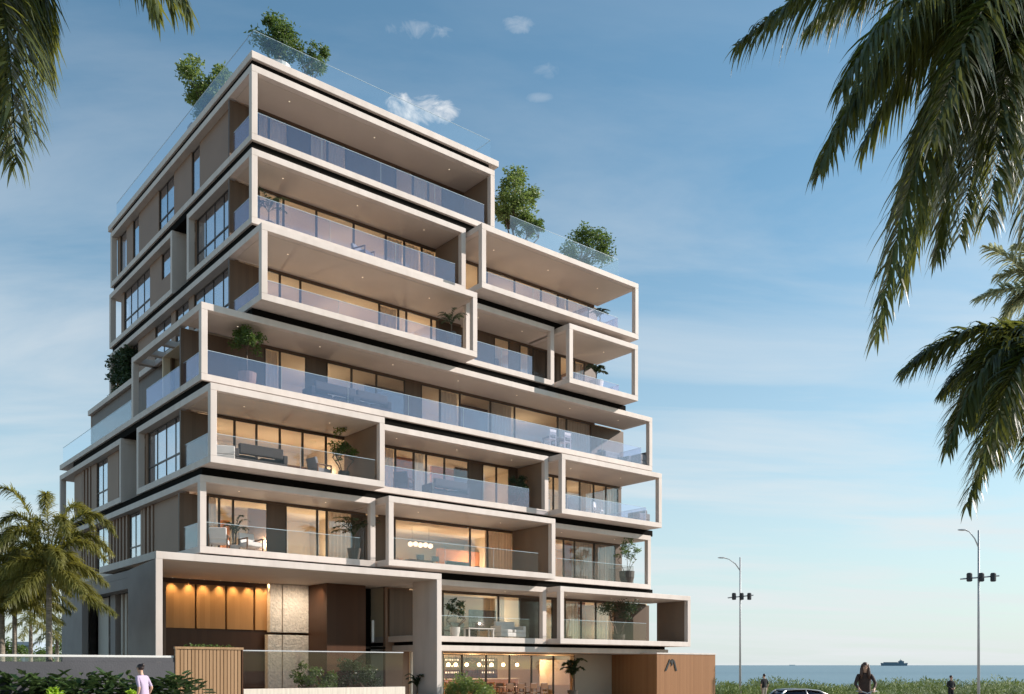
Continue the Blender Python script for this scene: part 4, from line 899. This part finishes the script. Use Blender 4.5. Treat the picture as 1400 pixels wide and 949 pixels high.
for y in (-.68, .42):
    w = MB(); w.tube([(0, y + .33 * math.cos(a * math.pi / 16), .34 + .33 * math.sin(a * math.pi / 16)) for a in range(33)], .017, 6)
    w = w.build('wheel', M['tyre'], bk_, smooth=True)
    sp = MB()
    for a in range(16): sp.tube([(0, y, .34), (0, y + .31 * math.cos(a * math.pi / 8), .34 + .31 * math.sin(a * math.pi / 8))], .0025, 4)
    sp.build('spokes', M['steel'], w)
MB().tube([(0, -.58, .92), (0, -.60, .70), (0, -.68, .34)], .018, 8).tube([(0, -.60, .72), (0, -.10, .30), (0, .42, .34)], .017, 8).tube([(0, -.10, .30), (0, .06, .86)], .016, 8).tube([(0, -.59, .78), (0, .02, .66)], .015, 8).tube([(0, .04, .72), (0, .42, .34)], .011, 6).build('frame', M['blackp'], bk_)
MB().tube([(-.28, -.44, 1.02), (-.16, -.52, 1.02), (0, -.58, .96), (.16, -.52, 1.02), (.28, -.44, 1.02)], .013, 8).build('handlebar', M['steel'], bk_)
MB().prism([(-.09, .02), (.09, .02), (.10, .20), (0, .26), (-.10, .20)], .865, .91).build('saddle', M['blackp'], bk_, .01)
MB().tube([(-.17, -.10, .34), (-.05, -.10, .30), (.05, -.10, .27), (.17, -.10, .20)], .012, 6).build('pedal_crank', M['steel'], bk_)

# ================================================================== CAR
gp = at(1103, HZ, 40); zc_ = -.45
car = thing('parked_car', 'silver hatchback parked in front of the green coastal scrub', 'car', (gp.x, gp.y, zc_), R(8)); car.scale = (.87, .87, .87)
def loft(secs, cap=True):
    mb = MB(); n = len(secs[0]); vs = [p for s in secs for p in s]; fs = []
    for i in range(len(secs) - 1):
        for k in range(n): fs.append((i * n + k, (i + 1) * n + k, (i + 1) * n + (k + 1) % n, i * n + (k + 1) % n))
    fs += [tuple(range(n)), tuple(range((len(secs) - 1) * n, len(secs) * n))[::-1]]
    return mb.add(vs, fs)
def csec(x, hw, zb, zt): return [(x, -hw * .94, zb), (x, -hw, zb + (zt - zb) * .35), (x, -hw * .97, zb + (zt - zb) * .8), (x, -hw * .86, zt), (x, 0, zt + .03), (x, hw * .86, zt), (x, hw * .97, zb + (zt - zb) * .8), (x, hw, zb + (zt - zb) * .35), (x, hw * .94, zb)]
body = loft([csec(-2.05, .70, .40, .80), csec(-1.95, .80, .28, .92), csec(-1.2, .86, .24, .96), csec(0, .87, .24, .94), csec(.95, .86, .24, .90), csec(1.7, .82, .28, .78), csec(2.05, .68, .36, .66)]).build('body', M['carpaint'], car, .0, True)
def gsec(x, hb, ht, zb, zt): return [(x, -hb, zb), (x, -ht, zt), (x, 0, zt + .03), (x, ht, zt), (x, hb, zb)]
gl_ = loft([gsec(-1.86, .66, .62, .93, .95), gsec(-1.3, .78, .58, .95, 1.33), gsec(-.3, .80, .60, .95, 1.36), gsec(.35, .80, .58, .93, 1.30), gsec(1.15, .72, .66, .89, .92)]).build('windows', M['carglass'], car, 0, True)
MB().add([(-1.42, -.57, 1.325), (-.9, -.61, 1.39), (-.3, -.62, 1.40), (.40, -.59, 1.32), (.40, .59, 1.32), (-.3, .62, 1.40), (-.9, .61, 1.39), (-1.42, .57, 1.325), (-.5, 0, 1.42)],
         [(0, 1, 8), (1, 2, 8), (2, 3, 8), (3, 4, 8), (4, 5, 8), (5, 6, 8), (6, 7, 8), (7, 0, 8)]).build('roof', M['blackp'], car, 0, True)
for s in (-1, 1):
    MB().tube([(-1.42, s * .60, 1.34), (-.9, s * .625, 1.385), (-.3, s * .635, 1.39), (.36, s * .61, 1.315), (1.12, s * .71, .94)], .035, 6).tube([(-.32, s * .83, .94), (-.36, s * .635, 1.38)], .035, 6).tube([(-1.86, s * .68, .94), (-1.38, s * .61, 1.33)], .05, 6).build('pillar', M['carpaint'], car, 0, True)
    MB().box(1.96, 2.04, s * .52 - .14, s * .52 + .14, .58, .68).build('headlight', M['pot'], car, .02)
    MB().box(-2.06, -1.98, s * .58 - .11, s * .58 + .11, .66, .80).build('tail_light', M['orange'], car, .02)
    MB().ball((.72, s * .93, .96), .10, .07, .07).build('wing_mirror', M['carpaint'], car, 0, True)
    for x in (-1.28, 1.30):
        w = MB().prism([(x + .32 * math.cos(a * math.pi / 12), .32 + .32 * math.sin(a * math.pi / 12)) for a in range(24)], s * .78 - .1, s * .78 + .1, 'y').build('wheel', M['tyre'], car, .02)
        MB().prism([(x + .2 * math.cos(a * math.pi / 8), .32 + .2 * math.sin(a * math.pi / 8)) for a in range(16)], s * .78 - .108, s * .78 + .108, 'y').build('rim', M['steel'], w)

# ================================================================== STREET LAMPS
def street_lamp(label, x, Y, ytop, yarm, xtip, ytip, ybar, xb0, xb1):
    b = at(x, HZ, Y); zt = at(x, ytop, Y).z; gz = -.45
    r = thing('street_lamp', label, 'street lamp', (b.x, b.y, gz), 0, 'street lamps along the seafront')
    H_ = zt - gz; s = Y / FOC; za = at(x, yarm, Y).z - gz; zb = at(x, ybar, Y).z - gz; tx = (xtip - x) * s; tz = at(x, ytip, Y).z - gz
    MB().tube([(0, 0, 0), (0, 0, H_ * .5), (0, 0, H_)], [.085, .07, .055], 12).build('pole', M['steel'], r, smooth=True)
    MB().tube([(.05, 0, za - .15), (tx * .3, 0, za + (tz - za) * .50), (tx * .7, 0, za + (tz - za) * .9), (tx, 0, tz)], [.04, .036, .032, .03], 8).build('arm', M['steel'], r, smooth=True)
    MB().ball((tx - .18, 0, tz + .02), .30, .11, .055).build('lamp_head', M['steel'], r, smooth=True)
    MB().tube([((xb0 - x) * s, 0, zb - .08), ((xb1 - x) * s, 0, zb + .12)], .045, 8).build('crossbar', M['steel'], r)
    for q in (-.5, .08, .66):
        c = q * (xb1 - x) * s
        MB().lathe([(.11, -.26), (.16, -.22), (.16, .20), (.11, .26)], (c, -.12, zb + .02), 12).build('floodlight', M['blackp'], r)
street_lamp('nearer and taller seafront lamp post with three dark floodlights', 1338, 55, 725, 748, 1320, 725, 790, 1313, 1366)
street_lamp('farther seafront lamp post beside the building', 1012, 69, 762, 779, 990, 763, 816, 995, 1030)

# ================================================================== SEA, SHIPS, GROUND
SY0, SY1, SZ0, SZ1 = 92.0, 6000.0, -2.2, EYE + 4.4 / FOC * 6000
def seaz(Y): return SZ0 + (SZ1 - SZ0) * (Y - SY0) / (SY1 - SY0)
ys = [SY0 * (SY1 / SY0) ** (i / 60) for i in range(61)]
mb = MB(); nx = 24; vs = []
for y in ys:
    for i in range(nx + 1): vs.append((-20 + (y * .9 + 120) * i / nx, y, seaz(y)))
mb.add(vs, [(j * (nx + 1) + i, j * (nx + 1) + i + 1, (j + 1) * (nx + 1) + i + 1, (j + 1) * (nx + 1) + i) for j in range(60) for i in range(nx)])
wm = bpy.data.materials.new('sea_water'); n, l = nodes(wm); b = n['Principled BSDF']
b.inputs['Base Color'].default_value = (.055, .16, .24, 1); b.inputs['Roughness'].default_value = .32; b.inputs['Specular IOR Level'].default_value = .35
tc = n.new('ShaderNodeTexCoord'); mp = n.new('ShaderNodeMapping'); mp.inputs['Scale'].default_value = (.05, .25, 1); l.new(tc.outputs['Object'], mp.inputs[0])
tx = n.new('ShaderNodeTexNoise'); tx.inputs['Scale'].default_value = 1.0; tx.inputs['Detail'].default_value = 6; l.new(mp.outputs[0], tx.inputs['Vector'])
bp = n.new('ShaderNodeBump'); bp.inputs['Strength'].default_value = .6; bp.inputs['Distance'].default_value = 1.0; l.new(tx.outputs['Fac'], bp.inputs['Height']); l.new(bp.outputs[0], b.inputs['Normal'])
mp2 = n.new('ShaderNodeMapping'); mp2.inputs['Scale'].default_value = (.0015, .011, 1); l.new(tc.outputs['Object'], mp2.inputs[0])
tx2 = n.new('ShaderNodeTexNoise'); tx2.inputs['Scale'].default_value = 1.0; tx2.inputs['Detail'].default_value = 5; l.new(mp2.outputs[0], tx2.inputs['Vector'])
cr = n.new('ShaderNodeValToRGB'); cr.color_ramp.elements[0].position = .35; cr.color_ramp.elements[1].position = .7
cr.color_ramp.elements[0].color = (.055, .125, .165, 1); cr.color_ramp.elements[1].color = (.09, .17, .21, 1); l.new(tx2.outputs['Fac'], cr.inputs[0]); l.new(cr.outputs[0], b.inputs['Base Color'])
tag(mb.build('sea', wm), kind='structure')
def ship(label, x0, x1, ywl, ytop, Y, m, full=True):
    c = at((x0 + x1) / 2, HZ, Y); s = Y / FOC; L = (x1 - x0) * s; r = thing('ship', label, 'ship', (c.x, Y, seaz(Y) - .4), 0); h = (ywl - ytop) * s
    MB().prism([(-L / 2, h * .45), (-L * .48, 0), (L * .47, 0), (L / 2, h * .45), (L * .42, h * .40), (-L * .44, h * .40)], -L * .08, L * .08, 'y').build('hull', M[m], r)
    if full:
        MB().box(-L * .40, L * .12, -L * .06, L * .06, h * .402, h * .56).build('cargo_deck', M[m], r)
        MB().box(L * .18, L * .36, -L * .06, L * .06, h * .402, h * .72).box(L * .22, L * .30, -L * .04, L * .04, h * .722, h * .84).build('superstructure', M[m], r)
        MB().tube([(L * .25, 0, h * .84), (L * .25, 0, h * 1.05)], L * .008, 6).build('mast', M[m], r)
ship('grey cargo ship on the sea horizon', 1205, 1240, 911.2, 902, 3200, 'ship')
ship('tiny faint ship far on the horizon', 1079, 1087, 909.6, 907.6, 5200, 'shipf', False)
# ground: one sheet to the horizon, dipping under the sea
xs_ = [-6000, -2000, -600, -200, -100, -60, -40] + [-30 + 2.0 * i for i in range(60)] + [100, 140, 200, 600, 2000, 6000]
ys_ = [-300, -100, -40, -20] + [-10 + 2.0 * i for i in range(51)] + [94, 97, 101, 140, 300, 1000, 6500]
def gz_(x, y):
    z = ground(x, y)
    if y > 88 and x > -30: z -= 6 * min(1, (y - 88) / 9.0) * min(1, (x + 30) / 12)
    return z * (.45 / .6 if z > -.61 else 1)
mb = MB(); vs = [(x, y, gz_(x, y)) for y in ys_ for x in xs_]; k = len(xs_)
mb.add(vs, [(j * k + i, j * k + i + 1, (j + 1) * k + i + 1, (j + 1) * k + i) for j in range(len(ys_) - 1) for i in range(k - 1)])
tag(mb.build('ground', M['paving'], smooth=True), kind='structure')
rd = MB(); rd.box(-80, 60, -8, 4.5, -.1, .004); tag(rd.build('road', M['asphalt']), kind='structure')
kb = MB(); kb.box(-80, 60, 4.5, 4.75, -.1, .13); tag(kb.build('kerb', M['grey']), kind='structure')
# coastal scrub before the sea
rv = random.Random(77); mb = MB()
for i in range(1500):
    Y = rv.uniform(66, 84); X = rv.uniform(9, 62) * Y / 75; hgt = (.28 + 1.0 * (noise.noise(Vector((X * .16, Y * .2, 1))) + .5)) * rv.uniform(.7, 1.25)
    for j in range(40):
        a = rv.uniform(0, 6.28); q = rv.random(); rr_ = rv.uniform(0, .55)
        b = Vector((X + math.cos(a) * rr_, Y + math.sin(a) * rr_, -.45 + max(.05, hgt) * q * .85)); L = rv.uniform(.10, .27)
        d = Vector((math.cos(a) * .6 + rv.uniform(-.4, .4), math.sin(a) * .6, rv.uniform(.3, 1.3))).normalized(); s = d.cross(Vector((.3, -1, .2))).normalized() * L * .17
        mb.add([b - s, b + s, b + d * L * .6 + s * .8, b + d * L, b + d * L * .6 - s * .8], [(0, 1, 2, 3, 4)])
tag(mb.build('coastal_scrub', M['dune']), kind='stuff', label='strip of low green coastal scrub before the sea', cat='scrub')
# far things on the left behind the wall
fb = thing('far_building', 'hazy blue-grey building far behind the left palms', 'building', (at(30, HZ, 150).x, 150, 0), 0)
MB().box(-1.9, 1.6, 0, 8, 0, 6.0).box(-3.4, -1.9, 1, 7, 0, 4.2).build('wall', M['farb'], fb)
for i in range(3):
    for j in range(3): MB().box(-1.6 + i * 1.05, -.95 + i * 1.05, -.05, -.004, 1.2 + j * 1.6, 2.2 + j * 1.6).build('window', M['farw'], fb)
for k, (x, Y, h) in enumerate(((12, 90, 4.2), (50, 95, 3.6), (88, 100, 4.4))):
    make_tree('far_tree', ['dense far tree at the left photo edge behind the wall', 'dense far tree between the left palm trunks', 'dense far tree beside the building corner'][k], 'tree', Vector((at(x, HZ, Y).x, Y, 0)), h, 1.6, 20, .30, 70, M['leaf'], .12, 90 + k, None, clear=.3)

# ================================================================== LIGHT, SKY, CAMERA
sunv = Vector((1.7 * UX - VX, 1.7 * UY - VY, 1.05)).normalized()
sl = bpy.data.lights.new('sun', 'SUN'); sl.energy = 5.0; sl.angle = R(.53); sl.color = (1, .915, .84)
so = bpy.data.objects.new('sun', sl); COL.objects.link(so); so.rotation_euler = sunv.to_track_quat('Z', 'Y').to_euler(); so.location = (40, 0, 60)
w = bpy.data.worlds.new('World'); S.world = w; w.use_nodes = True; n = w.node_tree.nodes; l = w.node_tree.links
bg = n['Background']; bg.inputs['Strength'].default_value = .10
sk = n.new('ShaderNodeTexSky'); sk.sky_type = 'NISHITA'; sk.sun_disc = False; sk.sun_elevation = math.asin(sunv.z); sk.sun_rotation = math.atan2(sunv.x, sunv.y)
sk.air_density = 1.0; sk.dust_density = .6; sk.ozone_density = 2.0; sk.altitude = 0
def mth(op, a, b=None, clamp=False):
    q = n.new('ShaderNodeMath'); q.operation = op; q.use_clamp = clamp
    for i, x in enumerate((a, b)):
        if x is None: continue
        if isinstance(x, (int, float)): q.inputs[i].default_value = x
        else: l.new(x, q.inputs[i])
    return q.outputs[0]
def mixc(fac, a, b):
    q = n.new('ShaderNodeMix'); q.data_type = 'RGBA'; q.clamp_factor = True
    for i, x in ((0, fac), (6, a), (7, b)):
        if isinstance(x, tuple): q.inputs[i].default_value = (*x, 1)
        elif isinstance(x, (int, float)): q.inputs[i].default_value = x
        else: l.new(x, q.inputs[i])
    return q.outputs[2]
tc = n.new('ShaderNodeTexCoord'); sp = n.new('ShaderNodeSeparateXYZ'); l.new(tc.outputs['Generated'], sp.inputs[0])
zz = mth('MAXIMUM', sp.outputs['Z'], 0.0)
SKY_TINT = (1.02, 1.30, 1.20)
tn = n.new('ShaderNodeMix'); tn.data_type = 'RGBA'; tn.blend_type = 'MULTIPLY'; tn.inputs[0].default_value = 1; l.new(sk.outputs[0], tn.inputs[6]); tn.inputs[7].default_value = (*SKY_TINT, 1)
# haze towards the horizon, thin cirrus, three small puffs
view_side = mth('ADD', mth('MULTIPLY', mth('ADD', sp.outputs['Y'], .35), .8, True), .18, True)      # haze shaped to thin out behind the camera, cutting fill light
hz = mth('MULTIPLY', mth('POWER', mth('SUBTRACT', 1.0, mth('MINIMUM', mth('DIVIDE', zz, .48), 1.0)), 1.5), view_side)
c1 = mixc(mth('MULTIPLY', hz, .9), tn.outputs[2], (5.3, 5.75, 5.95))
dn = mth('ADD', zz, .12); px_ = mth('DIVIDE', sp.outputs['X'], dn); py_ = mth('DIVIDE', sp.outputs['Y'], dn)
cb = n.new('ShaderNodeCombineXYZ'); l.new(px_, cb.inputs[0]); l.new(py_, cb.inputs[1])
mp = n.new('ShaderNodeMapping'); mp.inputs['Scale'].default_value = (.55, 1.5, 1); mp.inputs['Rotation'].default_value = (0, 0, R(14)); l.new(cb.outputs[0], mp.inputs[0])
nz = n.new('ShaderNodeTexNoise'); nz.inputs['Scale'].default_value = 1.3; nz.inputs['Detail'].default_value = 9; nz.inputs['Roughness'].default_value = .58; nz.inputs['Distortion'].default_value = .5; l.new(mp.outputs[0], nz.inputs['Vector'])
ci = mth('MULTIPLY', mth('SUBTRACT', nz.outputs['Fac'], .43), 3.6, True)
lowf = mth('ADD', mth('MULTIPLY', mth('SUBTRACT', 1.0, mth('MINIMUM', mth('DIVIDE', zz, .62), 1.0)), .95), .05)
c2 = mixc(mth('MULTIPLY', ci, lowf), c1, (5.9, 6.15, 6.3))
def puff(x, y, rx, ry, amt, thr):
    global c2
    d = Vector(((x - CX) / FOC, 1, (HZ - y) / FOC)).normalized(); rt = Vector((1, 0, 0)) - d * d.x; rt.normalize(); upv = rt.cross(d)
    def dot(v):
        q = n.new('ShaderNodeVectorMath'); q.operation = 'DOT_PRODUCT'; l.new(tc.outputs['Generated'], q.inputs[0]); q.inputs[1].default_value = v; return q.outputs['Value']
    a = mth('DIVIDE', dot(rt), rx / FOC); b = mth('DIVIDE', dot(upv), ry / FOC)
    rr = mth('ADD', mth('MULTIPLY', a, a), mth('MULTIPLY', b, b)); mask = mth('SUBTRACT', 1.0, rr, True)
    mask = mth('MULTIPLY', mask, mth('GREATER_THAN', dot(d), .5))
    q = n.new('ShaderNodeTexNoise'); q.inputs['Scale'].default_value = 38; q.inputs['Detail'].default_value = 8; q.inputs['Distortion'].default_value = .6; q.inputs['Roughness'].default_value = .62
    mq = n.new('ShaderNodeMapping'); mq.inputs['Scale'].default_value = (1, 1, 1.5); l.new(tc.outputs['Generated'], mq.inputs[0]); l.new(mq.outputs[0], q.inputs['Vector'])
    f = mth('MULTIPLY', mth('SUBTRACT', mth('ADD', mth('MULTIPLY', mask, .55), mth('MULTIPLY', q.outputs['Fac'], 1.0)), thr), amt, True)
    f = mth('MULTIPLY', f, mth('MULTIPLY', mask, 3.0, True))
    c2 = mixc(f, c2, (6.4, 6.6, 6.8))
puff(566, 152, 78, 28, 4.0, .84); puff(572, 40, 62, 20, 1.3, .93); puff(706, 34, 34, 13, 1.0, .90); puff(748, 97, 26, 13, .55, .88); puff(735, 133, 26, 8, .55, .88)
l.new(c2, bg.inputs['Color'])
cd = bpy.data.cameras.new('camera'); co = bpy.data.objects.new('camera', cd); COL.objects.link(co); S.camera = co
co.location = (0, 0, EYE); co.rotation_euler = (R(90), 0, 0); cd.sensor_width = 36; cd.lens = 36 * FOC / 1400; cd.shift_y = (HZ - 474.5) / 1400
cd.clip_start = .1; cd.clip_end = 20000
vs_ = S.view_settings; vs_.view_transform = 'Standard'; vs_.look = 'None'; vs_.exposure = .45; vs_.gamma = 1
S.cycles.max_bounces = 10; S.cycles.diffuse_bounces = 5; S.cycles.transparent_max_bounces = 24; S.cycles.glossy_bounces = 4; S.cycles.sample_clamp_indirect = 6; S.cycles.caustics_reflective = False; S.cycles.caustics_refractive = False
